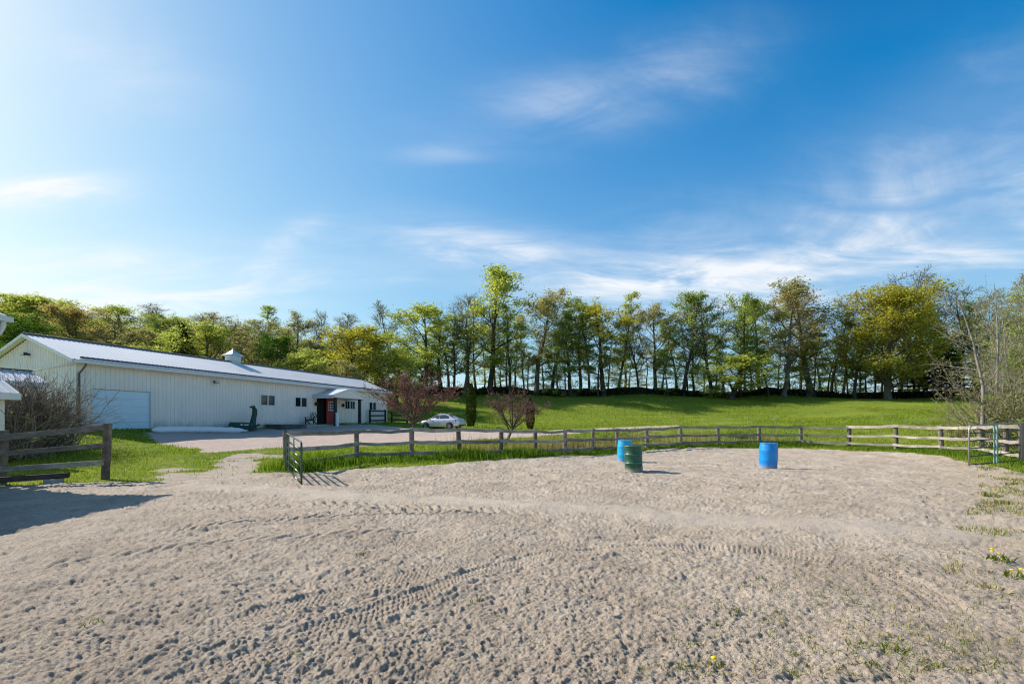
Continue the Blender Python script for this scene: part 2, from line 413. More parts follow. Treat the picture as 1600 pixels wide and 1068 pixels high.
# ------------------------------------------------------------------ terrain
BX, BY, BZ = -22.1, 24.5, 1.30          # near corner of the barn
UX, UY = 0.342, 0.940                   # along its long wall
def barn_world(t, q=0.0):               # q metres out from the long wall
    return BX + UX * t + UY * q, BY + UY * t - UX * q
def wall_t(px, q=0.0):
    k = (px - 800) / F
    return (k * (BY - UX * q) - BX - UY * q) / (UX - UY * k)

FENCE = [  # px, py of top, py of ground, depth
    (448, 672, 733, 15.5), (557, 671, 717, 18.9), (643, 668.5, 717, 19.3), (718, 668.5, 714, 20.3), (782, 669, 712, 21.3),
    (836, 670, 711, 22.3), (883, 670, 709, 23.4), (925, 669, 706, 24.6), (965, 668.5, 703, 26.0), (1011, 668, 700, 27.5),
    (1063.5, 664, 698, 29.0), (1122.5, 664.5, 696, 30.0), (1186, 664.5, 695, 30.5), (1251, 665, 695, 30.3),
    (1326, 665, 698, 28.8), (1400.5, 663, 702, 26.3), (1471.5, 665, 705, 23.8), (1533, 664, 708, 21.5), (1570, 662, 718, 19.4), (1610, 660, 724, 18.0)]
SANDP = [(-30, 11.2), (-13.5, 11.9), (-11.8, 12.4), (-10.4, 12.9), (-8.6, 13.6), (-7.2, 14.2), (-6.3, 14.9), (-5.05, 15.9), (-1.47, 18.5), (1.7, 21.6), (5.1, 24.0),
         (8.2, 27.2), (11.0, 28.7), (14.9, 28.9), (18.0, 27.9), (19.6, 25.5), (19.5, 22.0), (18.1, 19.2), (16.8, 16.3), (14.6, 13.2), (12.4, 9.8), (10.6, 6.8),
         (9.5, 4.5), (9.5, 0), (9.5, -8), (-30, -8)]
ctrl = []
for x in range(-28, 16, 4):
    for y in (-6, -1, 4, 8, 11): ctrl.append((x, y, 0))
for p in ((-4, 14, 0), (0, 16, 0), (5, 18, 0), (5, 22, 0), (10, 20, 0), (10, 25, 0), (15, 24, 0), (15, 18, 0), (10, 14, 0), (18, 23, 0)): ctrl.append(p)
for (px, pt, pb, d) in FENCE:
    ctrl.append(tuple(U(px, pb, d)))
for (px, py, d) in [(190, 674, 25), (200, 722, 17), (100, 742, 14), (60, 705, 18.5), (-40, 712, 17), (-60, 690, 22), (300, 690, 23.5), (440, 692, 25), (380, 730, 17), (640, 682, 35), (557, 700, 24), (640, 703, 24), (760, 697, 26),
                    (690, 674, 46), (800, 682, 36), (900, 674, 42), (1000, 667, 50), (1060, 664.5, 55), (960, 690, 31), (1120, 680, 35), (1250, 664.5, 42), (1400, 663, 38), (1500, 662, 32),
                    (736, 668, 48), (800, 664, 54), (800, 641, 70), (800, 627, 80), (800, 613, 87), (900, 664, 56), (1000, 641, 70), (1000, 613, 87), (1200, 656, 60), (1200, 641, 70), (1200, 627, 80), (1200, 614, 87),
                    (1500, 652, 42), (1500, 640, 60), (1500, 628, 75), (1500, 616, 87), (1650, 640, 45), (1700, 616, 87), (650, 655, 56), (650, 640, 66), (680, 627, 78), (660, 614, 86), (720, 604, 100)]:
    ctrl.append(tuple(U(px, py, d)))
for t_, q_, z_ in ((0, 0, 1.3), (0, 2.5, 1.05), (4, 0.5, 1.3), (8, 2.5, 0.98), (8, 0, 1.3), (14, 0, 1.4), (14, 3, 1.2), (19, 2, 1.6), (19, 6, 1.3), (27, 0, 1.72), (27, 4, 1.6), (0, -8, 1.4), (14, -8, 1.6), (27, -8, 2.2)):
    x_, y_ = barn_world(t_, q_); ctrl.append((x_, y_, z_))
ctrl += [(-30, 48, 3.0), (-45, 40, 4.0), (-40, 60, 6.0), (-60, 60, 8.5), (-60, 80, 11), (-90, 90, 16), (-30, 75, 7.0), (-25, 95, 9.5), (-60, 110, 13), (-12, 100, 9.0), (-40, 20, 1.5), (-60, 20, 2.5),
         (10, 112, 4.5), (50, 112, 4.0), (90, 112, 4.5), (10, 150, -2), (60, 150, -3), (120, 150, -2), (-30, 150, 5), (-90, 150, 14), (120, 87, 7), (60, 20, 2.0), (60, 40, 3.0), (90, 60, 5.0), (40, 0, 1.2), (60, -30, 2), (-60, -30, 1), (0, -40, 0.3), (0, -60, 0.5)]
CT = np.array(ctrl)
_n = len(CT)
_A = np.zeros((_n + 3, _n + 3))
_A[:_n, :_n] = np.hypot(CT[:, None, 0] - CT[None, :, 0], CT[:, None, 1] - CT[None, :, 1]) - np.eye(_n) * 0.25
_A[:_n, _n] = 1; _A[:_n, _n + 1:] = CT[:, :2]; _A[_n, :_n] = 1; _A[_n + 1:, :_n] = CT[:, :2].T
_W = np.linalg.solve(_A, np.concatenate([CT[:, 2], np.zeros(3)]))
def H(x, y):
    x = np.asarray(x, float); y = np.asarray(y, float); sh = x.shape
    x, y = np.clip(x.ravel(), -170, 170), np.clip(y.ravel(), -70, 190)
    r = _W[_n] + _W[_n + 1] * x + _W[_n + 2] * y
    for i in range(_n): r = r + _W[i] * np.hypot(x - CT[i, 0], y - CT[i, 1])
    far = sstep(110, 165, np.hypot(x, y))
    return (r * (1 - far) + far * np.clip(r, -4, 14)).reshape(sh)
def h1(x, y): return float(H(np.array([x]), np.array([y]))[0])
def hit(px, py):                        # first ground point along a pixel's ray
    d = np.concatenate([np.arange(3, 60, 0.1), np.arange(60, 140, 0.25)])
    x = (px - 800) / F * d; z = CH - (py - HZ) / F * d
    k = np.argmax(H(x, d) >= z)
    return float(x[k]), float(d[k])
def sand_sd(x, y):
    return poly_sd(SANDP, x, y) + 0.4 * fbm(x * 0.9, y * 0.9, 91, 3)

DRIVE_FAR = [(225, 676), (300, 671), (430, 669), (520, 664.5), (600, 664.5), (650, 669), (740, 672.5), (840, 673.5), (930, 669), (1060, 664)]
DRIVE_NEAR = [(1060, 667.5), (970, 671), (900, 677), (840, 682), (740, 687), (640, 692), (560, 697), (440, 699), (330, 707), (262, 694)]
DRIVE = [hit(*p) for p in DRIVE_FAR + DRIVE_NEAR]
TRAIL = [hit(*p) for p in ((205, 762), (235, 747), (288, 731), (345, 721), (400, 711), (435, 711), (415, 721), (395, 733), (440, 744), (444, 762), (330, 780))]

def axis(lo, hi, f0, f1, step, grow):
    a = list(np.arange(f0, f1 + 1e-6, step)); s = step
    b = []; v = f1
    while v < hi: s *= grow; v += s; b.append(v)
    s = step; c = []; v = f0
    while v > lo: s *= grow; v -= s; c.append(v)
    return np.array(c[::-1] + a + b)
gx = axis(-900, 900, -24, 24, 0.21, 1.035); gy = axis(-200, 900, 10, 34, 0.21, 1.035)
X, Y = np.meshgrid(gx, gy)
x, y = X.ravel(), Y.ravel()
sdv = sand_sd(x, y)
z = H(x, y) + 0.05 * fbm(x * 0.8, y * 0.8, 5, 3) * sstep(-0.5, 1.5, sdv) + 0.25 * fbm(x * 0.12, y * 0.12, 6, 2) * sstep(25, 60, y)
z = z - 0.3 * sstep(0.25, -0.45, sdv)
drv = poly_sd(DRIVE, x, y) + 0.5 * fbm(x * 0.8, y * 0.8, 33, 3)
trl = poly_sd(TRAIL, x, y) + 1.7 * fbm(x * 0.9, y * 0.9, 34, 3)
BARE = np.maximum(0.42 * sstep(3.5, 0.0, trl) * sstep(-0.1, 0.3, fbm(x * 1.1, y * 1.1, 35, 3)), np.maximum(sstep(0.35, -0.35, drv), 0.95 * sstep(0.4, -0.5, trl)))
gravel = sstep(0.35, -0.35, drv)
nx, ny = len(gx), len(gy)
idx = np.arange(nx * ny).reshape(ny, nx)
faces = np.stack([idx[:-1, :-1], idx[:-1, 1:], idx[1:, 1:], idx[1:, :-1]], -1).reshape(-1, 4)
t = NT('ground_mat')
pos = t.n('ShaderNodeNewGeometry').outputs['Position']
ga = t.ramp(t.noise(1.3, 6, 0.7, pos), [(0.25, (0.135, 0.18, 0.024)), (0.5, (0.225, 0.275, 0.038)), (0.78, (0.34, 0.36, 0.075))])
gb = t.ramp(t.noise(0.16, 5, 0.6, pos, (0.6, 1.4, 1)), [(0.3, (0.75, 0.85, 0.75)), (0.7, (1.12, 1.08, 1.0))])
mu = t.n('ShaderNodeMix', data_type='RGBA', blend_type='MULTIPLY'); mu.inputs['Factor'].default_value = 1; t.lk(ga, mu.inputs['A']); t.lk(gb, mu.inputs['B'])
fine = t.ramp(t.noise(9, 6, 0.75, pos), [(0.3, (0.6, 0.65, 0.5)), (0.7, (1.25, 1.2, 1.2))])
mu2 = t.n('ShaderNodeMix', data_type='RGBA', blend_type='MULTIPLY'); mu2.inputs['Factor'].default_value = 1; t.lk(mu.outputs['Result'], mu2.inputs['A']); t.lk(fine, mu2.inputs['B'])
soil = t.ramp(t.noise(2.2, 7, 0.7, pos), [(0.3, (0.40, 0.32, 0.25)), (0.7, (0.56, 0.465, 0.38))])
grv = t.ramp(t.noise(5, 8, 0.85, pos), [(0.3, (0.40, 0.305, 0.25)), (0.7, (0.66, 0.53, 0.445))])
bare_c = t.mix(t.attr('gravel'), soil, grv)
mow = t.ramp(t.noise(0.5, 6, 0.7, pos, (0.12, 1.5, 0.3)), [(0.32, (0.78, 0.82, 0.7)), (0.52, (1.0, 1.0, 1.0)), (0.74, (1.3, 1.2, 1.35))])
mu3 = t.n('ShaderNodeMix', data_type='RGBA', blend_type='MULTIPLY'); mu3.inputs['Factor'].default_value = 1; t.lk(mu2.outputs['Result'], mu3.inputs['A']); t.lk(mow, mu3.inputs['B'])
mu2 = mu3
bm_ = t.math('ADD', t.attr('bare'), t.math('MULTIPLY', t.math('SUBTRACT', t.noise(2.5, 6, 0.75, pos), 0.5), 1.0))
col = t.mix(t.mr(bm_, 0.35, 0.65), mu2.outputs['Result'], bare_c)
t.bsdf(col, 0.95, 0, 0.1, t.noise(6, 8, 0.8, pos), 0.8, 0.12)
ground = mesh_np('ground', np.stack([x, y, z], 1), faces, t.m, None, True, {'bare': BARE, 'gravel': gravel})
tag(ground, kind='structure')

# ------------------------------------------------------------------ sand ring
PATH = [tuple(G(*p)[:2]) for p in ((300, 762), (430, 768), (560, 779), (760, 788), (1000, 803), (1200, 818), (1400, 832), (1560, 838), (1700, 835))]
def curve(pts, n=8):                    # Catmull-Rom through ground points
    P_ = [Vector(G(*p)[:2]) for p in pts]; P_ = [P_[0] * 2 - P_[1]] + P_ + [P_[-1] * 2 - P_[-2]]
    o = []
    for i in range(1, len(P_) - 2):
        for k in range(n):
            u = k / n; a, b, c, d = P_[i - 1:i + 3]
            o.append(tuple(0.5 * ((2 * b) + (c - a) * u + (2 * a - 5 * b + 4 * c - d) * u * u + (3 * b - a - 3 * c + d) * u ** 3)))
    return o + [tuple(P_[-2])]
TRACKS = [  # pixel curve, width, lug spacing, depth, kind
    (curve([(-60, 1075), (180, 1012), (380, 975), (520, 933), (640, 903), (790, 872)]), 0.30, 0.055, 0.020, 'grid'),
    (curve([(150, 1110), (330, 1050), (480, 1000), (620, 950), (760, 893), (900, 866), (1080, 858), (1230, 870), (1360, 892), (1460, 935), (1500, 985)]), 0.28, 0.055, 0.022, 'grid'),
    (curve([(800, 842), (980, 834), (1160, 838), (1320, 850), (1480, 875)]), 0.26, 0.06, 0.016, 'grid'),
    (curve([(200, 842), (330, 822), (470, 812), (600, 806), (760, 803), (900, 812)]), 0.46, 0.21, 0.044, 'lug'),
    (curve([(230, 800), (330, 797), (470, 793), (620, 796), (800, 806)]), 0.40, 0.21, 0.040, 'lug'),
    (curve([(-50, 905), (150, 872), (330, 850), (520, 836), (700, 830)]), 0.40, 0.22, 0.022, 'lug')]
dth = 0.0022
th = np.concatenate([-np.arange(0.9, 1.5, 0.02)[::-1], np.arange(-0.86, 0.86, dth), np.arange(0.9, 1.5, 0.02)])
rr = [1.2]
while rr[-1] < 37: rr.append(rr[-1] + min(0.085, max(0.007, rr[-1] ** 2 / 1350)))
rr = np.array(rr)
R_, T_ = np.meshgrid(rr, th, indexing='ij')
x, y = (R_ * np.sin(T_)).ravel(), (R_ * np.cos(T_)).ravel()
wx, wy = x + 0.10 * fbm(x * 6, y * 6, 71, 2), y + 0.10 * fbm(x * 6, y * 6, 72, 2)
fz_ = 0.3 * vnoise(x * 16, y * 16, 73)
zl = 0.05 * fbm(x * 0.55, y * 0.55, 1, 2) + 0.045 * fbm(x * 2.1, y * 2.1, 2, 3)
zr = 0.019 * fbm(wx * 12.0, wy * 12.0, 3, 3, 0.65)
rid = 0.020 * (0.25 - np.abs(fbm(wx * 4.2, wy * 4.2, 9, 2)))
zr = zr + rid
zf = 0.021 * fbm(x * 25, y * 25, 21, 3, 0.7)
zf = zf + 0.010 * np.maximum(0, 0.12 - np.abs(vnoise(wx * 11, wy * 11, 29))) / 0.12 * sstep(-0.1, 0.25, vnoise(x * 1.7, y * 1.7, 31))
zr = zr * (0.55 + 0.75 * np.clip(0.5 + 1.4 * fbm(x * 0.6, y * 0.6, 45, 3), 0, 1.2)) + zf
def pits(cell, prob, r0, r1, dep, seed, elong=1.5):
    out = np.zeros_like(x); cx, cy = np.floor(x / cell), np.floor(y / cell)
    for i in (-1, 0, 1):
        for j in (-1, 0, 1):
            ix, iy = cx + i, cy + j
            on = hash2(ix, iy, seed) < prob
            jx = (ix + hash2(ix, iy, seed + 1)) * cell; jy = (iy + hash2(ix, iy, seed + 2)) * cell
            r = r0 + (r1 - r0) * hash2(ix, iy, seed + 3); a = hash2(ix, iy, seed + 4) * 3.14
            ca, sa = np.cos(a), np.sin(a)
            ux, uy = wx - jx, wy - jy
            q = np.sqrt(((ux * ca + uy * sa) / elong) ** 2 + (uy * ca - ux * sa) ** 2) / r + fz_
            prof = -sstep(1.05, 0.55, q) + 0.45 * np.exp(-((q - 1.25) / 0.28) ** 2)
            out = out + np.where(on, prof * dep * (0.5 + hash2(ix, iy, seed + 5)), 0)
    return out
disturbed = np.clip(0.50 + 1.5 * fbm(x * 0.42, y * 0.42, 44, 3), 0.1, 1.3)
zp = pits(0.30, 0.4, 0.022, 0.050, 0.026, 100, 2.2) + pits(0.17, 0.5, 0.016, 0.034, 0.018, 200, 1.8) + pits(0.62, 0.3, 0.045, 0.08, 0.030, 300, 1.8)
far_mask = sstep(9, 13, R_.ravel())
disturbed = np.maximum(disturbed, 0.75 * far_mask)
zr = zr + zp * disturbed * (0.36 + 0.85 * far_mask)
# clods
cl = pits(0.15, 0.35, 0.014, 0.034, 0.016, 400, 1.2)
zr = zr - 0.5 * np.minimum(cl, 0) * disturbed * (1 - 0.6 * far_mask)
dp, sp_, _s = line_sd(PATH, x, y)
pm = sstep(0.75, 0.2, dp + 0.35 * fbm(x * 1.4, y * 1.4, 55, 3))
rough_k = 1 - 0.8 * pm
dry = 0.55 * pm
trk = np.zeros_like(x)
for (pts, w, pitch, dep, kind) in TRACKS:
    dep = dep * (1.15 if kind == 'grid' else 1.15)
    d_, s_, sd_ = line_sd(pts, wx * 0.3 + x * 0.7, wy * 0.3 + y * 0.7)
    L = s_.max()
    live = sstep(0, 1.0, s_) * sstep(L, L - 1.0, s_) * (0.3 + 0.7 * sstep(-0.3, 0.0, fbm(s_ * 0.9, s_ * 0 + dep * 99, 60, 2) + 0.2))
    m = sstep(w * 0.56, w * 0.45, d_) * live
    lat = d_ * sd_
    if kind == 'grid':
        pat = np.where((np.abs(((s_ / pitch) % 1) - 0.5) < 0.3) & (np.abs((((lat + 5) / 0.062) % 1) - 0.5) < 0.34), 1.0, 0.0)
        prof = -dep * 0.75 + dep * 0.85 * pat
    else:
        ph = ((s_ + np.abs(lat) * 0.9) / pitch + (lat > 0) * 0.5) % 1
        pat = sstep(0.22, 0.34, ph) * sstep(0.92, 0.78, ph)
        prof = -dep * 0.9 + dep * 1.5 * pat
    edge = 0.6 * dep * np.exp(-((d_ - w * 0.62) / (w * 0.12)) ** 2) * live
    rough_k = rough_k * (1 - 0.78 * m)
    trk = trk * (1 - m) + prof * m + edge
    dry = np.maximum(dry, 0.12 * m)
sdv = sand_sd(x, y)
z = zl + zr * rough_k + trk + 0.03 * pm
inside = sstep(0.15, -0.25, sdv)
z = z * np.clip(inside + 0.2, 0, 1) + 0.03 + H(x, y) * sstep(-3, 0.3, sdv) - 0.45 * sstep(-0.05, 0.5, sdv)
right_edge = sstep(5.0, 1.0, -sdv) * sstep(0.80, 0.95, x / np.maximum(y, 0.5) + 0.1 * fbm(x, y, 77, 2))
n_th = len(th)
idx = np.arange(len(x)).reshape(len(rr), n_th)
faces = np.stack([idx[:-1, :-1], idx[:-1, 1:], idx[1:, 1:], idx[1:, :-1]], -1).reshape(-1, 4)
faces = faces[(sdv[faces] < 1.1).any(1)]
keep = np.zeros(len(x), bool); keep[faces.ravel()] = True
rem = np.cumsum(keep) - 1
t = NT('sand_mat')
pos = t.n('ShaderNodeNewGeometry').outputs['Position']
base = t.ramp(t.noise(0.7, 8, 0.7, pos), [(0.28, (0.41, 0.325, 0.245)), (0.5, (0.55, 0.447, 0.345)), (0.75, (0.68, 0.57, 0.455))])
grain = t.ramp(t.noise(55, 5, 0.8, pos), [(0.3, (0.58, 0.57, 0.56)), (0.55, (1.0, 1.0, 1.0)), (0.8, (1.32, 1.31, 1.3))])
mu = t.n('ShaderNodeMix', data_type='RGBA', blend_type='MULTIPLY'); mu.inputs['Factor'].default_value = 1; t.lk(base, mu.inputs['A']); t.lk(grain, mu.inputs['B'])
damp = t.math('MULTIPLY', t.mr(t.noise(3.2, 5, 0.7, pos), 0.55, 0.72), t.mr(t.attr('dry'), 0.0, 0.3, 0.5, 0.0))
c0_ = t.mix(damp, mu.outputs['Result'], (0.29, 0.225, 0.18))
bits = t.math('MULTIPLY', t.mr(t.noise(26, 4, 0.65, pos), 0.57, 0.66), t.mr(t.noise(1.8, 4, 0.6, pos), 0.36, 0.62, 0.2, 0.95))
c1 = t.mix(t.math('MULTIPLY', bits, t.mr(t.attr('dry'), 0.0, 0.4, 1.0, 0.25)), c0_, (0.15, 0.115, 0.088))
c2 = t.mix(t.mr(t.attr('dry'), 0, 1, 0, 0.9, False), c1, (0.60, 0.505, 0.41))
c3 = t.mix(t.math('MULTIPLY', t.attr('strawy'), t.mr(t.noise(2.4, 6, 0.7, pos), 0.42, 0.62, 0, 0.75)), c2, (0.47, 0.36, 0.21))
bmp = t.math('ADD', t.noise(75, 6, 0.75, pos), t.math('MULTIPLY', t.noise(22, 5, 0.7, pos), 1.6))
t.bsdf(c3, 0.95, 0, 0.15, bmp, 1.0, 0.022)
sand = mesh_np('sand', np.stack([x, y, z], 1)[keep], rem[faces], t.m, None, True, {'dry': dry[keep], 'strawy': right_edge[keep]})
tag(sand, kind='structure')
SX, SY, SZ = x.reshape(R_.shape), y.reshape(R_.shape), z.reshape(R_.shape)
def sand_z(px_, py_):
    r_, t_ = math.hypot(px_, py_), math.atan2(px_, py_)
    i = int(np.clip(np.searchsorted(rr, r_), 0, len(rr) - 1)); j = int(np.clip(np.searchsorted(th, t_), 0, n_th - 1))
    return float(SZ[i, j])
# ------------------------------------------------------------------ barn
barn = empty('barn', (BX, BY, BZ), math.atan2(UY, UX))
tag(barn, 'long low cream metal-sided barn with pale ribbed roof, cupola and porch', 'barn')
BL, BW, EH, RH = 27.0, 7.54, 3.61, 4.98          # length, width, eave and ridge heights (local)
def rib_profile(a0, a1, pitch=0.23, dep=0.036):
    out = []; k = math.floor(a0 / pitch)
    while k * pitch < a1 + pitch:
        b = k * pitch
        for o_, d_ in ((0, 0), (0.70, 0), (0.78, 1), (0.92, 1)):
            out.append((b + o_ * pitch, d_ * dep))
        k += 1
    o2 = [(a0, 0)] + [p for p in out if a0 + 1e-4 < p[0] < a1 - 1e-4] + [(a1, 0)]
    return o2
def ribbed_wall(mb, a0, a1, z0, z1, place):       # place(a, depth, z); z1 may be a function of a
    pr = rib_profile(a0, a1); n = len(mb.v)
    f0 = (lambda a: z0) if not callable(z0) else z0
    f1 = (lambda a: z1) if not callable(z1) else z1
    for a, d in pr: mb.v.append(place(a, d, f0(a))); mb.v.append(place(a, d, f1(a)))
    for i in range(len(pr) - 1): mb.f.append((n + 2 * i, n + 2 * i + 2, n + 2 * i + 3, n + 2 * i + 1))
W1, W2 = (wall_t(406), wall_t(430)), (wall_t(460), wall_t(480))
W3, W4 = (wall_t(538), wall_t(555)), (wall_t(576), wall_t(588))
DOOR = (wall_t(495), wall_t(522)); GAR = (wall_t(143), wall_t(238))
OPEN = [(GAR[0], GAR[1], -0.6, 2.15), (W1[0], W1[1], 1.62, 2.47), (W2[0], W2[1], 1.62, 2.47), (DOOR[0], DOOR[1], 0.1, 2.52), (W3[0], W3[1], 1.62, 2.47), (W4[0], W4[1], 1.62, 2.47)]
mb = MB(); cur = 0.0
front = lambda a, d, z: (a, -d, z)
for (a0, a1, z0, z1) in OPEN:
    ribbed_wall(mb, cur, a0, -0.7, EH, front)
    ribbed_wall(mb, a0, a1, z1, EH, front)
    if z0 > -0.5: ribbed_wall(mb, a0, a1, -0.7, z0, front)
    cur = a1
ribbed_wall(mb, cur, BL, -0.7, EH, front)
gz = lambda a: EH + (RH - EH) * (1 - abs(a - BW / 2) / (BW / 2)) - 0.03
ribbed_wall(mb, 0.0, BW / 2, -0.9, gz, lambda a, d, z: (-d, a, z)); ribbed_wall(mb, BW / 2, BW, -0.9, gz, lambda a, d, z: (-d, a, z))
ribbed_wall(mb, 0.0, BW / 2, -0.9, gz, lambda a, d, z: (BL + d, a, z)); ribbed_wall(mb, BW / 2, BW, -0.9, gz, lambda a, d, z: (BL + d, a, z))
ribbed_wall(mb, 0.0, BL, -0.9, EH, lambda a, d, z: (a, BW + d, z))
mb.build('wall', MAT['siding'], barn)
mb = MB(); mb.box(0.15, BL - 0.15, 0.22, BW - 0.2, -0.5, EH - 0.1); mb.build('interior', MAT['black_inside'], barn)
# roof sheets
OV, ROV = 0.42, 0.38
slope = (RH - EH) / (BW / 2)
def roof_pt(a, d, s):                              # s: 0 at ridge ... 1 at eave edge, front slope
    run = s * (BW / 2 + OV); return (a, BW / 2 - run, RH + 0.08 - run * slope + d)
mb = MB(); pr = rib_profile(-ROV, BL + ROV, 0.23, 0.03)
for sgn in (1, -1):
    n = len(mb.v)
    for a, d in pr:
        for s_ in (0, 1):
            p_ = roof_pt(a, d, s_); mb.v.append(p_ if sgn == 1 else (p_[0], BW - p_[1], p_[2]))
    for i in range(len(pr) - 1): mb.f.append((n + 2 * i, n + 2 * i + 1, n + 2 * i + 3, n + 2 * i + 2))
roof = mb.build('roof', MAT['roof_metal'], barn)
ez = RH + 0.08 - (BW / 2 + OV) * slope
for a in (-ROV, BL + ROV):                         # rake boards
    for sg in (0, 1):
        yr = BW / 2; ye = -OV if sg == 0 else BW + OV; mb = MB()
        mb.hexa([(a - .02, ye, ez - .17), (a + .02, ye, ez - .17), (a + .02, yr, RH - .09), (a - .02, yr, RH - .09), (a - .02, ye, ez - .012), (a + .02, ye, ez - .012), (a + .02, yr, RH + .068), (a - .02, yr, RH + .068)])
        mb.build('rake_board', MAT['white_trim'], roof)
mb = MB(); mb.box(-ROV + .03, BL + ROV - .03, -OV + .02, 0.0, ez - .10, ez - .085); mb.box(-ROV + .03, BL + ROV - .03, -OV, -OV + .02, ez - .2, ez - .02)
for a0, a1 in ((-ROV + .03, -.03), (BL + .03, BL + ROV - .03)):
    for sg in (0, 1):
        ye = -OV if sg == 0 else BW + OV
        mb.hexa([(a0, ye, ez - .06), (a1, ye, ez - .06), (a1, BW / 2, RH + .02), (a0, BW / 2, RH + .02), (a0, ye, ez - .045), (a1, ye, ez - .045), (a1, BW / 2, RH + .035), (a0, BW / 2, RH + .035)])
mb.build('soffit', MAT['white_trim'], roof)
mb = MB()                                          # ridge cap, dark
for sg in (1, -1):
    y0 = BW / 2; y1 = y0 - sg * 0.17
    mb.hexa([(-ROV, y0, RH + .105), (BL + ROV, y0, RH + .105), (BL + ROV, y1, RH + .055), (-ROV, y1, RH + .055), (-ROV, y0, RH + .165), (BL + ROV, y0, RH + .165), (BL + ROV, y1, RH + .115), (-ROV, y1, RH + .115)])
mb.build('ridge_cap', MAT['dark_trim'], roof)
mb = MB(); k = 0; a = 0.15; q_ = roof_pt(0, 0.03, 0.93); mb.box(0.1, BL - .1, q_[1] - .02, q_[1] - .013, q_[2] - .02, q_[2] + .05)                         # dark strip with a row of dark teeth, low on the slope
while a < BL - 0.1:
    p_ = roof_pt(a, 0.03, 0.93); p2 = roof_pt(a + 0.19, 0.03, 0.93)
    mb.hexa([(a, p_[1] - .012, p_[2] - .03), (a + .19, p_[1] - .012, p_[2] - .03), (a + .19, p_[1] + .012, p_[2] - .03), (a, p_[1] + .012, p_[2] - .03),
             (a + .015, p_[1] - .012, p_[2] + .075), (a + .165, p_[1] - .012, p_[2] + .055), (a + .165, p_[1] + .012, p_[2] + .055), (a + .015, p_[1] + .012, p_[2] + .075)])
    a += 0.23
mb.build('dark_eave_strip', MAT['dark_trim'], roof)
mb = MB()                                          # gutter, U section
gy0, gy1, gzb = -OV - .135, -OV - .005, ez - .17
mb.box(-ROV + .1, BL + ROV - .1, gy0, gy1, gzb, gzb + .012); mb.box(-ROV + .1, BL + ROV - .1, gy0, gy0 + .012, gzb + .012, gzb + .13); mb.box(-ROV + .1, -ROV + .112, gy0 + .012, gy1, gzb + .012, gzb + .12)
mb.build('gutter', MAT['white_trim'], barn)
mb = MB(); mb.tube([(0.16, -OV - .07, gzb + .01), (0.16, -OV - .07, gzb - .12), (0.10, -.085, gzb - .5), (0.10, -.085, -0.55)], .05, 8); mb.build('downspout', MAT['brown_pipe'], barn, True)
mb = MB(); mb.tube([(-.06, 0.1, EH - .28), (-.06, 4.4, EH - .52)], .032, 6); mb.build('drain_pipe', MAT['white_trim'], barn, True)
# cupola on the ridge
ct = None
for t_ in np.arange(6, 16, 0.02):
    xw = BX + UX * t_ - UY * (BW / 2); dw = BY + UY * t_ + UX * (BW / 2)
    if 800 + F * xw / dw >= 364: ct = float(t_); break
mb = MB(); mb.box(ct - .38, ct + .38, BW / 2 - .38, BW / 2 + .38, RH - .25, RH + .55); cup = mb.build('cupola', MAT['cupola_metal'], barn)
mb = MB()
for k in range(5):
    zz = RH + .17 + k * .075
    mb.box(ct - .30, ct + .30, BW / 2 - .40, BW / 2 - .382, zz, zz + .045); mb.box(ct - .40, ct - .382, BW / 2 - .30, BW / 2 + .30, zz, zz + .045)
mb.build('louvre', MAT['white_trim'], cup)
mb = MB(); c0 = len(mb.v); rings = [(.56, RH + .55), (.56, RH + .59), (.34, RH + .72), (.16, RH + .90), (.07, RH + .99), (.02, RH + 1.14)]
for r_, z_ in rings:
    for sx_, sy_ in ((-1, -1), (1, -1), (1, 1), (-1, 1)): mb.v.append((ct + sx_ * r_, BW / 2 + sy_ * r_, z_))
for i in range(len(rings) - 1):
    for j in range(4): a_, b_ = c0 + i * 4 + j, c0 + i * 4 + (j + 1) % 4; mb.f.append((a_, b_, b_ + 4, a_ + 4))
mb.f.append((c0 + 3, c0 + 2, c0 + 1, c0)); mb.build('cupola_roof', MAT['cupola_metal'], cup)
# roll-up door of horizontal sections
gd = empty('garage_door'); gd.parent = barn
nsec = 5; zb0, zt0 = -0.02, 2.13
for k in range(nsec):
    z0 = zb0 + (zt0 - zb0) * k / nsec; z1 = zb0 + (zt0 - zb0) * (k + 1) / nsec - .006
    mb = MB(); mb.box(GAR[0] + .06, GAR[1] - .10, .10, .15, z0, z1)
    for j in range(3):
        zz = z0 + (z1 - z0) * (j + .5) / 3
        mb.box(GAR[0] + .08, GAR[1] - .12, .094, .10, zz - .055, zz + .05)
    mb.build('door_panel', MAT['white_door'], gd)
mb = MB(); mb.box(GAR[0], GAR[0] + .055, -.04, .16, -.5, 2.15); mb.box(GAR[1] - .095, GAR[1], -.04, .16, -.5, 2.15); mb.box(GAR[0] + .056, GAR[1] - .096, .02, .16, 2.135, 2.15)
mb.build('door_jamb', MAT['white_trim'], gd)
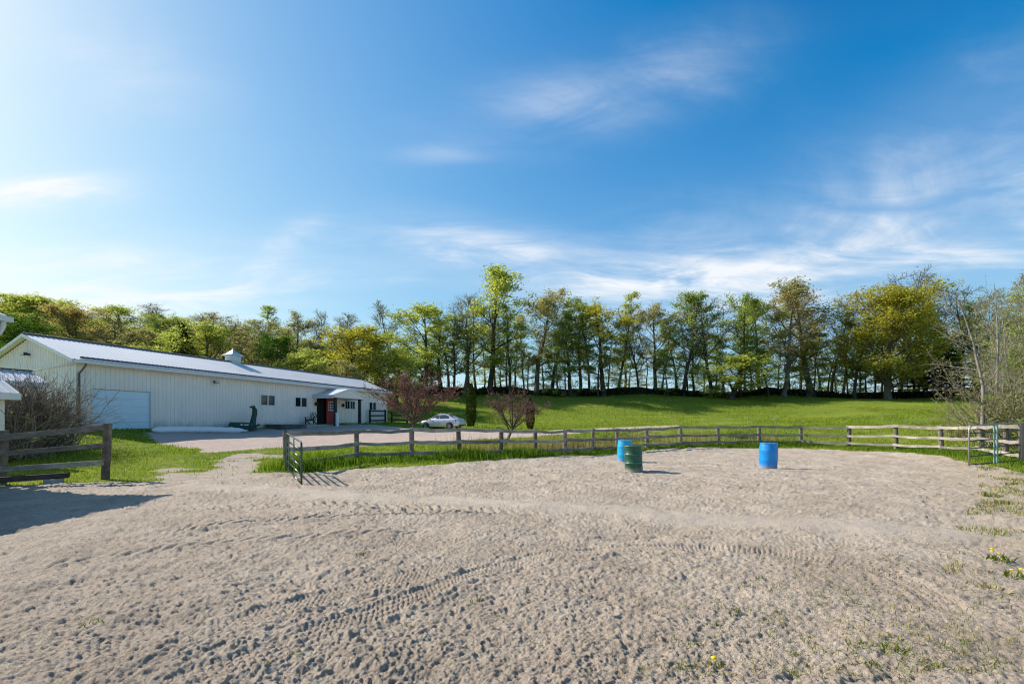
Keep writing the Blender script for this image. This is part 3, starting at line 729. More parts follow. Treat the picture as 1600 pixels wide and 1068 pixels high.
def window(a0, a1, z0, z1, bars=0):
    w = empty('window'); w.parent = barn
    mb = MB(); e = .075
    mb.box(a0 - .03, a1 + .03, -.055, .05, z0 - .03, z0 + e); mb.box(a0 - .03, a1 + .03, -.055, .05, z1 - e, z1 + .03)
    mb.box(a0 - .03, a0 + e, -.055, .05, z0 + e, z1 - e); mb.box(a1 - e, a1 + .03, -.055, .05, z0 + e, z1 - e)
    m_ = (a0 + a1) / 2; mb.box(m_ - .04, m_ + .04, -.045, .045, z0 + e, z1 - e)
    for k in range(bars):
        for h_ in ((a0 + e, m_ - .04), (m_ + .04, a1 - e)):
            q = h_[0] + (h_[1] - h_[0]) * (k + 1) / (bars + 1); mb.box(q - .014, q + .014, -.02, 0.0, z0 + e, z1 - e)
    mb.build('frame', MAT['white_trim'], w)
    for k, (b0, b1) in enumerate(((a0 + e, m_ - .04), (m_ + .04, a1 - e))):
        mb = MB(); mb.box(b0 + .003, b1 - .003, .01, .02, z0 + e + .003, z1 - e - .003); mb.build('pane', MAT['glass_grey' if k else 'glass_dark'], w)
    return w
window(W1[0], W1[1], 1.62, 2.47); window(W2[0], W2[1], 1.62, 2.47); window(W3[0], W3[1], 1.62, 2.47, 1); window(W4[0], W4[1], 1.62, 2.47)
# red sliding door half open
dm = DOOR[0] + (DOOR[1] - DOOR[0]) * .52
mb = MB(); mb.box(dm, DOOR[1] + .1, -.075, -.03, .14, 2.48); rd = mb.build('sliding_door', MAT['barn_red'], barn)
rd['label'] = 'red door with a white nine-pane window'
mb = MB(); x0, x1, z0, z1 = dm + .22, DOOR[1] - .12, 1.45, 2.25
mb.box(x0, x1, -.10, -.076, z0, z0 + .06); mb.box(x0, x1, -.10, -.076, z1 - .06, z1); mb.box(x0, x0 + .06, -.10, -.076, z0 + .06, z1 - .06); mb.box(x1 - .06, x1, -.10, -.076, z0 + .06, z1 - .06)
for k in (1, 2):
    q = x0 + .06 + (x1 - x0 - .12) * k / 3; mb.box(q - .02, q + .02, -.098, -.08, z0 + .06, z1 - .06)
    q = z0 + .06 + (z1 - z0 - .12) * k / 3; mb.box(x0 + .06, x1 - .06, -.094, -.081, q - .02, q + .02)
mb.build('door_window_frame', MAT['white_trim'], rd)
mb = MB(); mb.box(x0 + .06, x1 - .06, -.0785, -.0765, z0 + .06, z1 - .06); mb.build('pane', MAT['glass_dark'], rd)
mb = MB()
for sa in (0, 1):
    a_, b_ = ((dm + .1, .25), (DOOR[1], 1.3)) if sa == 0 else ((dm + .1, 1.3), (DOOR[1], .25))
    mb.beam((a_[0], -.083 - .004 * sa, a_[1]), (b_[0], -.083 - .004 * sa, b_[1]), .015, .09)
mb.build('cross_brace', MAT['barn_red'], rd)
# porch
pc, pw, pq = 18.35, 2.05, 2.25
porch = empty('porch'); porch.parent = barn
for px in (524, 562):
    tt = wall_t(px, 2.0); mb = MB(); mb.box(tt - .10, tt + .10, -2.1, -1.9, -.4, 2.62); mb.build('porch_post', MAT['navy_paint'], porch)
mb = MB(); pe, pp = 2.66, 3.28
for sg in (-1, 1):
    mb.hexa([(pc, 0.1, pp - .09), (pc + sg * pw, 0.1, pe - .09), (pc + sg * pw, -pq, pe - .09), (pc, -pq, pp - .09), (pc, 0.1, pp), (pc + sg * pw, 0.1, pe), (pc + sg * pw, -pq, pe), (pc, -pq, pp)] if sg > 0 else
            [(pc, -pq, pp - .09), (pc - pw, -pq, pe - .09), (pc - pw, 0.1, pe - .09), (pc, 0.1, pp - .09), (pc, -pq, pp), (pc - pw, -pq, pe), (pc - pw, 0.1, pe), (pc, 0.1, pp)])
mb.build('porch_roof', MAT['roof_metal'], porch)
mb = MB(); mb.poly([(pc - pw + .1, -pq + .03, pe - .14), (pc + pw - .1, -pq + .03, pe - .14), (pc + pw - .1, -pq + .03, pe - .08), (pc, -pq + .03, pp - .1), (pc - pw + .1, -pq + .03, pe - .08)])
mb.poly([(pc - pw + .1, -pq + .09, pe - .14), (pc - pw + .1, -pq + .09, pe - .08), (pc, -pq + .09, pp - .1), (pc + pw - .1, -pq + .09, pe - .08), (pc + pw - .1, -pq + .09, pe - .14)])
mb.box(pc - pw + .1, pc + pw - .1, -pq + .03, -pq + .09, pe - .2, pe - .142)
mb.build('porch_gable', MAT['siding'], porch)
mb = MB()
for sg in (-1, 1): mb.beam((pc + sg * (pw - .12), -pq + .1, pe - .16), (pc + sg * (pw - .12), 0, pe - .16), .08, .18)
for sg in (-1, 1): mb.beam((pc, -pq - .02, pp - .03), (pc + sg * pw, -pq - .02, pe - .03), .035, .15)
mb.build('porch_fascia', MAT['white_trim'], porch)
mb = MB(); mb.box(pc - pw + .22, pc + pw - .22, -pq + .12, -.04, pe - .16, pe - .14); mb.build('porch_ceiling', MAT['siding'], porch)
def wall_lamp(a, z):
    mb = MB(); mb.box(a - .06, a + .06, -.06, -.024, z - .12, z + .12); l = mb.build('wall_lamp', MAT['black_plastic'], barn)
    mb = MB(); mb.lathe([(.02, .2), (.11, .12), (.12, .08), (.085, -.1), (.03, -.14)], 10, (a, -.19, z)); mb.build('lantern', MAT['black_plastic'], l)
wall_lamp(wall_t(492), 1.95); wall_lamp(wall_t(534), 1.95)
def flood(loc, rz):
    e = empty('flood_light', loc, rz); e.parent = barn
    mb = MB(); mb.box(-.05, .05, -.09, 0, -.05, .05); mb.tube([(0, -.08, 0), (-.06, -.18, .02)], .02, 6); mb.build('mount', MAT['black_plastic'], e)
    mb = MB(); mb.box(-.2, .12, -.3, -.14, -.06, .08); mb.build('lamp_head', MAT['black_plastic'], e)
    mb = MB(); mb.box(-.19, .11, -.312, -.302, -.05, .07); mb.build('lens', MAT['lamp_glass'], e)
flood((wall_t(335), -.022, 3.02), 0); flood((-.022, BW / 2 + .1, 4.0), -math.pi / 2)
BL_M = barn.matrix_basis.copy()
def bl(t_, q_, z_=0.0):                            # barn local -> world point, z above ground there
    x_, y_ = barn_world(t_, q_); return Vector((x_, y_, h1(x_, y_) + z_))

# things along the barn front
RZ = math.atan2(UY, UX)
sb_t = wall_t(384, 1.1); o = bl(sb_t, 1.1); sbl = empty('snow_blower', o, RZ)
tag(sbl, 'dark green snow blower attachment with upright chute against the barn wall', 'snow blower')
mb = MB(); mb.hexa([(-1.15, -.45, .02), (.55, -.45, .02), (.55, .4, .02), (-1.15, .4, .02), (-.95, -.30, .55), (.55, -.3, .5), (.55, .35, .5), (-.95, .35, .55)]); mb.build('auger_housing', MAT['machine_green'], sbl, bevel=.03)
mb = MB(); mb.tube([(-1.05 + k * .05, -.47 + .11 * math.sin(k * .9), .2 + .11 * math.cos(k * .9)) for k in range(31)], .03, 6)
mb.build('auger', MAT['dark_trim'], sbl, True)
mb = MB(); pts = [(.55, 0, .45), (.62, 0, .8), (.72, 0, 1.15), (.72, 0, 1.42), (.60, -.03, 1.58)]
n0 = len(mb.v)
for i, p_ in enumerate(pts):
    r_ = (.20, .17, .16, .15, .12)[i]
    for j in range(8): a_ = j * math.pi / 4; mb.v.append((p_[0] + r_ * math.cos(a_), p_[1] + r_ * math.sin(a_), p_[2]))
for i in range(4):
    for j in range(8): a_, b_ = n0 + i * 8 + j, n0 + i * 8 + (j + 1) % 8; mb.f.append((a_, b_, b_ + 8, a_ + 8))
ch = mb.build('chute', MAT['machine_green'], sbl, True)
mb = MB(); mb.hexa([(.42, -.16, 1.52), (.66, -.16, 1.52), (.66, .12, 1.52), (.42, .12, 1.52), (.36, -.14, 1.62), (.62, -.14, 1.7), (.62, .1, 1.7), (.36, .1, 1.62)]); mb.build('deflector', MAT['machine_green'], ch, bevel=.02)
mb = MB(); mb.beam((.2, -.1, .12), (1.0, -.1, .38), .1, .1); mb.beam((.3, .2, .15), (.95, .2, .42), .1, .1); mb.build('hitch_arm', MAT['dark_trim'], sbl)
mb = MB(); mb.box(-.74, -.55, -.395, -.375, .33, .42); mb.box(-.45, -.12, -.39, -.37, .32, .41); mb.build('decal', MAT['plate_white'], sbl)

p0, p1 = bl(wall_t(238, 2.6), 2.6), bl(wall_t(388, 2.4), 2.4)
mb = MB(); pts, rad = [], []
for k in range(25):
    u = k / 24; q = p0.lerp(p1, u); q.z = h1(q.x, q.y) + .17 + .012 * math.sin(k * 2.1); pts.append(q)
    rad.append((.175 + .012 * math.sin(k * 3.7)) * min(1, .35 + u * 14, .12 + (1 - u) * 6))
roll = mb.tube(pts, rad, 14).build('wrapped_roll', MAT['white_wrap'], None, True)
tag(roll, 'long white plastic-wrapped roll lying on gravel before the barn', 'roll')
ta, tb = wall_t(430, 1.2), wall_t(467, 1.2)
o = bl((ta + tb) / 2, 1.0); dk = empty('low_deck', o, RZ); hl = (tb - ta) / 2
tag(dk, 'low dark wooden deck against the barn wall under the windows', 'deck')
for k in range(8):
    mb = MB(); mb.box(-hl, hl, -.75 + k * .2, -.75 + k * .2 + .185, .26, .30); mb.build('board', MAT['deck_wood'], dk)
mb = MB(); mb.box(-hl + .02, hl - .02, -.74, -.70, -.1, .258); mb.box(-hl + .02, -hl + .06, -.69, .7, -.1, .258); mb.box(hl - .06, hl - .02, -.69, .7, -.1, .258); mb.build('skirt', MAT['deck_wood'], dk)
ta, tb = wall_t(469, 1.0), wall_t(516, 1.0); o = bl((ta + tb) / 2, .9); hl = (tb - ta) / 2
mb = MB(); mb.box(-hl, hl, -.8, .75, -.25, .13); st = mb.build('concrete_step', MAT['concrete'], None, bevel=.02); st.location = o; st.rotation_euler.z = RZ
tag(st, 'long low concrete step in front of the red barn door', 'step')
# dark slatted lawn chair
ctp = wall_t(487, .8); o = bl(ctp, .8, .0); o.z = st.location.z + .13; chr_ = empty('lawn_chair', o, RZ + math.radians(200))
tag(chr_, 'dark slatted reclining lawn chair on the step beside barn door', 'chair')
for k in range(5):
    yy_ = -.22 + k * .11; mb = MB(); mb.beam((-.12, yy_, .30), (-.50, yy_ * 1.1, 1.02 - abs(k - 2) * .04), .09, .02, Vector((0, 1, 0))); mb.build('back_slat', MAT['dark_wood'], chr_)
for k in range(5):
    mb = MB(); mb.box(-.12 + k * .12, -.02 + k * .12, -.28, .28, .30 + k * .025, .325 + k * .025); mb.build('seat_slat', MAT['dark_wood'], chr_)
for sy in (-1, 1):
    mb = MB(); mb.beam((.42, sy * .31, 0), (.42, sy * .31, .56), .04, .09); mb.build('leg', MAT['dark_wood'], chr_)
    mb = MB(); mb.beam((-.42, sy * .265, .0), (.45, sy * .265, .36), .03, .10); mb.build('leg', MAT['dark_wood'], chr_)
    mb = MB(); mb.box(-.35, .52, sy * .34 - .07, sy * .34 + .07, .565, .59); mb.build('arm_rest', MAT['dark_wood'], chr_)
pp_ = bl(wall_t(527, 2.35), 2.35); mb = MB(); mb.lathe([(0, -.1), (.13, -.1), (.13, 1.02), (.145, 1.03), (.145, 1.09), (.10, 1.12), (0, 1.12)], 14, pp_)
tag(mb.build('white_pipe', MAT['white_trim'], None), 'white upright pipe standing beside the dark porch post', 'pipe')

# ------------------------------------------------------------------ fences
fence = empty('arena_fence', (0, 0, 0))
tag(fence, 'weathered three-rail wooden fence curving round the sand ring', 'fence')
FP = []
for i, (px, pt, pb, d) in enumerate(FENCE):
    b = U(px, pb, d); b.z = h1(b.x, b.y); top = U(px, pt, d).z
    FP.append((b, top))
    r_ = .095 + .02 * random.random(); lean = Vector((random.uniform(-.06, .06), random.uniform(-.06, .06), 0))
    mb = MB(); pts = [b + Vector((0, 0, -.3)), b + Vector((0, 0, .3)) + lean * .3, b + Vector((0, 0, .8)) + lean * .7, Vector((b.x, b.y, top)) + lean]
    mb.tube(pts, [r_ * 1.06, r_, r_ * .97, r_ * .95], 10).build('post', MAT['post_wood'], fence, False)
for i in range(len(FP) - 1):
    (a, at), (b, bt) = FP[i], FP[i + 1]
    dirn = (b - a); dirn.z = 0; dirn.normalize(); nrm = Vector((dirn.y, -dirn.x, 0))
    if nrm.dot(Vector((5, 18, 0)) - a) < 0: nrm = -nrm
    for k, (u_, th_) in enumerate(((.06, .135), (.45, .13), (.80, .13))):
        za = at - .03 - (at - a.z) * (u_ - .02) + random.uniform(-.035, .035); zb_ = bt - .03 - (bt - b.z) * (u_ - .02) + random.uniform(-.02, .02)
        off = nrm * (.115 + .014 * ((i + k) % 2))
        A = Vector((a.x, a.y, za)) + off - dirn * .07; Bq = Vector((b.x, b.y, zb_)) + off + dirn * .07
        L = (Bq - A).length
        mb = MB(); n = 5; n0 = 0; hh = th_ * random.uniform(.9, 1.1)
        for s in range(n + 1):
            u = s / n; sag = -.05 * math.sin(math.pi * u) * random.uniform(.3, 1.3); wv = random.uniform(-.006, .006); hk = hh * (1 + random.uniform(-.06, .06))
            for (yy_, zz_) in ((-.022, -.5), (.022, -.5), (.022, .5), (-.022, .5)): mb.v.append((u * L, yy_ + wv, zz_ * hk + sag))
        for s in range(n):
            for j in range(4): a_, b_ = s * 4 + j, s * 4 + (j + 1) % 4; mb.f.append((a_, b_, b_ + 4, a_ + 4))
        mb.f += [(3, 2, 1, 0), (n * 4, n * 4 + 1, n * 4 + 2, n * 4 + 3)]
        o = mb.build('rail', MAT['fence_wood'], fence); o.location = A
        o.rotation_euler = (Bq - A).to_track_quat('X', 'Z').to_euler()

lf = empty('yard_fence', (0, 0, 0)); tag(lf, 'grey wooden rail fence by the bare thicket, shadowed sand before it', 'fence')
for (px, pt, d, r_) in ((167, 661, 13.4, .095), (3, 672, 12.35, .11), (-190, 676, 11.3, .11)):
    b = U(px, 700, d); b.z = h1(b.x, b.y); top = U(px, pt, d).z
    mb = MB(); mb.hexa([(b.x - r_ * .8 - .06, b.y - r_ * .8, b.z - .3), (b.x + r_ * .8 - .06, b.y - r_ * .8, b.z - .3), (b.x + r_ * .8 - .06, b.y + r_ * .8, b.z - .3), (b.x - r_ * .8 - .06, b.y + r_ * .8, b.z - .3),
                        (b.x - r_ * .8 + .03, b.y - r_ * .8, top), (b.x + r_ * .8 + .03, b.y - r_ * .8, top), (b.x + r_ * .8 + .03, b.y + r_ * .8, top), (b.x - r_ * .8 + .03, b.y + r_ * .8, top)])
    mb.build('post', MAT['post_wood'], lf, bevel=.02)
for (pr_, pl_, th_) in ((667.5, 684, .15), (695, 709, .13), (722, 733, .13)):
    A = U(165, pr_, 13.3); Bq = U(0, pl_, 12.2); C = A + (Bq - A) * 2.4
    mb = MB(); mb.beam(A + Vector((0, -.06, 0)), C + Vector((0, -.06, 0)), .05, th_); mb.build('rail', MAT['fence_wood' if th_ == .13 and pr_ > 700 else 'post_wood'], lf, bevel=.008)  # darker wood paints the upper rails' shade; lowest rail takes the lit tone
slp = empty('timber_bench', tuple(U(60, 760, 12.4)[:2]) + (0,)); tag(slp, 'heavy dark timber beam laid on a concrete block below the fence', 'timber')
a0, a1 = U(108, 741.5, 12.7), U(0, 749, 12.0); c0 = slp.location
far_ = a0 + (a1 - a0) * 2.2
mb = MB(); mb.beam(a0 - c0, far_ - c0, .28, .14); mb.build('beam', MAT['sleeper_wood'], slp, bevel=.012)
b0 = U(84, 759, 12.45); b0.z = h1(b0.x, b0.y); b1 = a0 - c0
mb = MB(); mb.box(b0.x - c0.x - .13, b0.x - c0.x + .13, b0.y - c0.y - .16, b0.y - c0.y + .16, -.12, (U(84, 743, 12.5).z - .07)); mb.build('block', MAT['concrete'], slp, bevel=.01)

# ------------------------------------------------------------------ gates
def tube_gate(name, a, b, zb, ht, mats, label, nbars, ux, leg=None, corner=.14, twin=False):
    a, b = Vector(a), Vector(b); g = empty(name, a); tag(g, label, 'gate')
    d_ = b - a; L = Vector((d_.x, d_.y, 0)).length; dz_ = d_.z
    g.rotation_euler.z = math.atan2(d_.y, d_.x)
    def P3(s, z): return (s, 0, z + dz_ * s / L)
    r = .026; c = corner
    arc = [(math.cos(t_) * c, math.sin(t_) * c) for t_ in (0, .39, .78, 1.18, 1.57)]
    pts = [P3(0, leg if leg is not None else zb)] + [P3(c - q[0], zb + ht - c + q[1]) for q in arc] + [P3(L - c + q[0], zb + ht - c + q[1]) for q in reversed(arc)] + [P3(L, zb)]
    mb = MB(); mb.tube(pts, r, 8).build('frame', mats[0], g, True)
    for k in range(nbars):
        z = zb + (ht - .02) * (k / nbars) ** .96 + .01
        mb = MB(); mb.tube([P3(.02, z), P3(L - .02, z)], r * .85, 8).build('bar', mats[1], g, True)
    for u in ux:
        mb = MB(); mb.box(L * u - .03, L * u + .03, -.048, -.026, zb + .0 + dz_ * u, zb + ht - .01 + dz_ * u); mb.build('upright', mats[2], g)
    return g
A = U(448, 731, 15.1); A.z = 0; Bv = U(471, 757, 12.65); Bv.z = 0
hA = 1.60 - (731 - HZ) * 15.1 / F; hB = 0.03
tube_gate('tube_gate', (A.x, A.y, 0), (Bv.x, Bv.y, hB - hA), hA, 1.09, (MAT['gate_green'], MAT['gate_green'], MAT['gate_green']), 'green tube gate standing open at the sand ring entrance', 5, (.10, .28, .62), None, .10)
A = U(1514, 731, 17.5); Bv = U(1593, 722, 18.0)
tube_gate('tube_gate', (A.x, A.y, 0), (Bv.x, Bv.y, .11), .12, 1.42, (MAT['gate_steel'], MAT['gate_green'], MAT['gate_teal']), 'bare steel tube gate leaning at the right fence corner', 5, (.47, .53), -.05, .2)
gp = U(1600, 722, 18.1); gp.z = h1(gp.x, gp.y)
mb = MB(); mb.tube([gp + Vector((.02, 0, -.3)), gp + Vector((.03, 0, 1.5))], [.13, .12], 10)
tag(mb.build('gate_post', MAT['dark_wood'], None), 'dark thick wooden post at the hinge of steel gate', 'post')

# ------------------------------------------------------------------ barrels
def barrel(loc, rz, kind, label, tilt=0.0):
    e = empty('barrel', loc, rz); tag(e, label, 'barrel', 'barrels standing in the sand ring')
    e.rotation_euler = (tilt, tilt * .6, rz)
    if kind == 'steel':
        prof = [(0, .012), (.272, .012), (.29, 0), (.292, .02), (.284, .035), (.284, .285), (.291, .295), (.297, .305), (.291, .315), (.284, .325), (.284, .565), (.291, .575), (.297, .585), (.291, .595), (.284, .605), (.284, .838), (.292, .85), (.292, .87), (.284, .876), (.278, .862), (0, .858)]
        mb = MB(); mb.lathe(prof, 48).build('body', MAT['drum_green'], e, True)
        for z_ in (.305, .585):
            mb = MB(); mb.lathe([(.293, z_ - .012), (.300, z_), (.293, z_ + .012)], 48).build('hoop', MAT['hoop_worn'], e, True)
        mb = MB(); mb.lathe([(.291, .846), (.298, .85), (.298, .872), (.290, .879)], 48).build('rim', MAT['hoop_worn'], e, True)
        mb = MB(); mb.lathe([(.0, .87), (.035, .87), (.035, .858)], 12, (.15, .1, 0)).build('bung', MAT['hoop_worn'], e, True)
        mb = MB(); q = [(-math.cos(a_) * .0 + .3 * math.cos(a_), .3 * math.sin(a_), z_) for a_, z_ in ((-.9, .03), (-.92, .14), (-.86, .22), (-.72, .24))]
        mb.tube(q, .012, 6).build('strap', MAT['white_wrap'], e, True)
        mb = MB()
        for a_ in np.arange(-.85, -.35, .1): mb.quad((.299 * math.cos(a_), .299 * math.sin(a_), .03), (.299 * math.cos(a_ + .1), .299 * math.sin(a_ + .1), .03), (.299 * math.cos(a_ + .1), .299 * math.sin(a_ + .1), .2), (.299 * math.cos(a_), .299 * math.sin(a_), .2))
        mb.build('torn_hole', MAT['black_inside'], e)
    else:
        prof = [(0, .015), (.235, .015), (.262, .0), (.275, .02), (.284, .06), (.292, .2), (.298, .28), (.303, .30), (.303, .32), (.299, .34), (.301, .5), (.299, .62), (.303, .64), (.303, .66), (.296, .68), (.288, .80), (.276, .86), (.272, .872), (.285, .88), (.287, .905), (.276, .915), (.262, .905), (.25, .885), (0, .88)]
        m_ = MAT['blue_plastic' if kind == 'blue' else 'light_blue_plastic']
        mb = MB(); mb.lathe(prof, 48).build('body', m_, e, True)
        for sx_ in (-1, 1):
            mb = MB(); mb.lathe([(0, .915), (.036, .915), (.038, .905), (.038, .88)], 12, (sx_ * .15, .03, 0)).build('bung', m_, e, True)
    return e
b = G(1200, 733); barrel((b.x, b.y, .02), .5, 'blue', 'solitary bright blue plastic barrel, rightmost in the sand ring', .02)
b = G(990, 738); barrel((b.x, b.y, .02), .2, 'steel', 'dark green steel drum in front of a blue barrel', -.015)
b = G(976, 723); barrel((b.x, b.y, .02), 1.3, 'light', 'lighter blue plastic barrel partly hidden behind the green drum', .015)

# ------------------------------------------------------------------ left house corner and sheds
hs = empty('white_house', (-13.15, 12.55, 0)); tag(hs, 'white house corner with eave, gutter and downspout at photo edge', 'house')
EZ = 4.42
mb = MB(); mb.box(-9, -.55, -18, -.35, -.3, EZ - .1); mb.build('wall', MAT['white_trim'], hs)
mb = MB()
mb.hexa([(-9.6, -18.4, EZ + .0), (0, -18.4, EZ - .12), (0, 0, EZ - .12), (-9.6, 0, EZ + .0), (-4.8, -18.4, EZ + 2.0), (.02, -18.4, EZ), (.02, .02, EZ), (-4.8, .02, EZ + 2.0)])
mb.build('roof', MAT['roof_metal'], hs)
mb = MB(); mb.box(-.02, .015, -18.4, .01, EZ - .26, EZ - .125); mb.box(-9.6, -.02, -18.4, .01, EZ - .27, EZ - .26); mb.build('fascia', MAT['white_trim'], hs)
mb = MB(); mb.box(.02, .14, -18.3, .08, EZ - .18, EZ - .165); mb.box(.128, .14, -18.3, .08, EZ - .164, EZ - .04); mb.box(.02, .128, .068, .08, EZ - .164, EZ - .05); mb.build('gutter', MAT['white_trim'], hs)
mb = MB(); mb.tube([(.075, -.12, EZ - .17), (.075, -.12, EZ - .32), (0, -.14, EZ - .5), (-.42, -.3, EZ - .78), (-.49, -.32, EZ - .95), (-.49, -.32, 0)], .05, 10); mb.build('downspout', MAT['white_trim'], hs, True)
def shed(name, c, L, W, hgt, rise, label):
    g = h1(c[0], c[1]); e = empty(name, (c[0], c[1], g), RZ); tag(e, label, 'shed')
    h_ = hgt - g                                   # eave height; local x along barn axis, y inward
    mb = MB(); mb.box(-L + .2, -.25, .35, W - .25, -.4, h_ - .05); mb.build('wall', MAT['siding'], e)
    mb = MB(); pr2 = rib_profile(-L, 0, .23, .025); hw = W / 2
    for sg in (0, 1):
        n = len(mb.v)
        for a, d in pr2:
            for (yy_, zz_) in ((0, h_), (hw, h_ + rise)): mb.v.append((a, yy_ if sg == 0 else W - yy_, zz_ + d))
        for i in range(len(pr2) - 1): mb.f.append((n + 2 * i, n + 2 * i + 2, n + 2 * i + 3, n + 2 * i + 1) if sg == 0 else (n + 2 * i, n + 2 * i + 1, n + 2 * i + 3, n + 2 * i + 2))
    rf = mb.build('roof', MAT['roof_metal'], e)
    mb = MB(); mb.box(-L, .0, -.03, -.004, h_ - .20, h_ + .01); mb.box(-L, .0, -.002, .30, h_ - .21, h_ - .20)
    mb.poly([(.004, 0, h_ - .19), (.004, W, h_ - .19), (.004, W, h_), (.004, hw, h_ + rise), (.004, 0, h_)])
    mb.build('fascia', MAT['white_trim'], e)
    mb = MB(); mb.box(-L, .02, hw - .09, hw + .09, h_ + rise + .02, h_ + rise + .07); mb.build('ridge_cap', MAT['dark_trim'], rf)
    return e
shed('small_shed', (-16.25, 16.0), 3.2, 3.0, 2.60, .72, 'small shed with white ribbed roof at left edge, before the thicket')
shed('low_shed', (-20.3, 21.2), 3.4, 2.6, 3.38, .55, 'low shed roof showing behind the thicket, before the barn gable')

# ------------------------------------------------------------------ paddock rails by the far end of the barn
def rail_panel(px0, px1, d0, d1, top, label):
    a, b = U(px0, 662, d0), U(px1, 662, d1); za, zb_ = h1(a.x, a.y), h1(b.x, b.y)
    e = empty('rail_panel', (a.x, a.y, za)); tag(e, label, 'fence panel')
    a = Vector((0, 0, 0)); b = Vector((b.x - e.location.x, b.y - e.location.y, zb_ - za))
    for p_ in (a, b): mb = MB(); mb.box(p_.x - .08, p_.x + .08, p_.y - .08, p_.y + .08, p_.z - .2, p_.z + top + .06); mb.build('post', MAT['dark_wood'], e)
    off = Vector((0, -.1, 0))
    for k in range(3):
        z_ = top * (.95 - .36 * k); mb = MB(); mb.beam(a + off + Vector((0, 0, z_)), b + off + Vector((0, 0, z_)), .04, .13); mb.build('rail', MAT['dark_wood'], e)
rail_panel(578, 602, 46.5, 48.8, 1.3, 'dark rail panel right in front of the far barn wall')
rail_panel(612, 636, 48.5, 49.0, 1.35, 'dark rail panel standing free on the grass past the barn end')

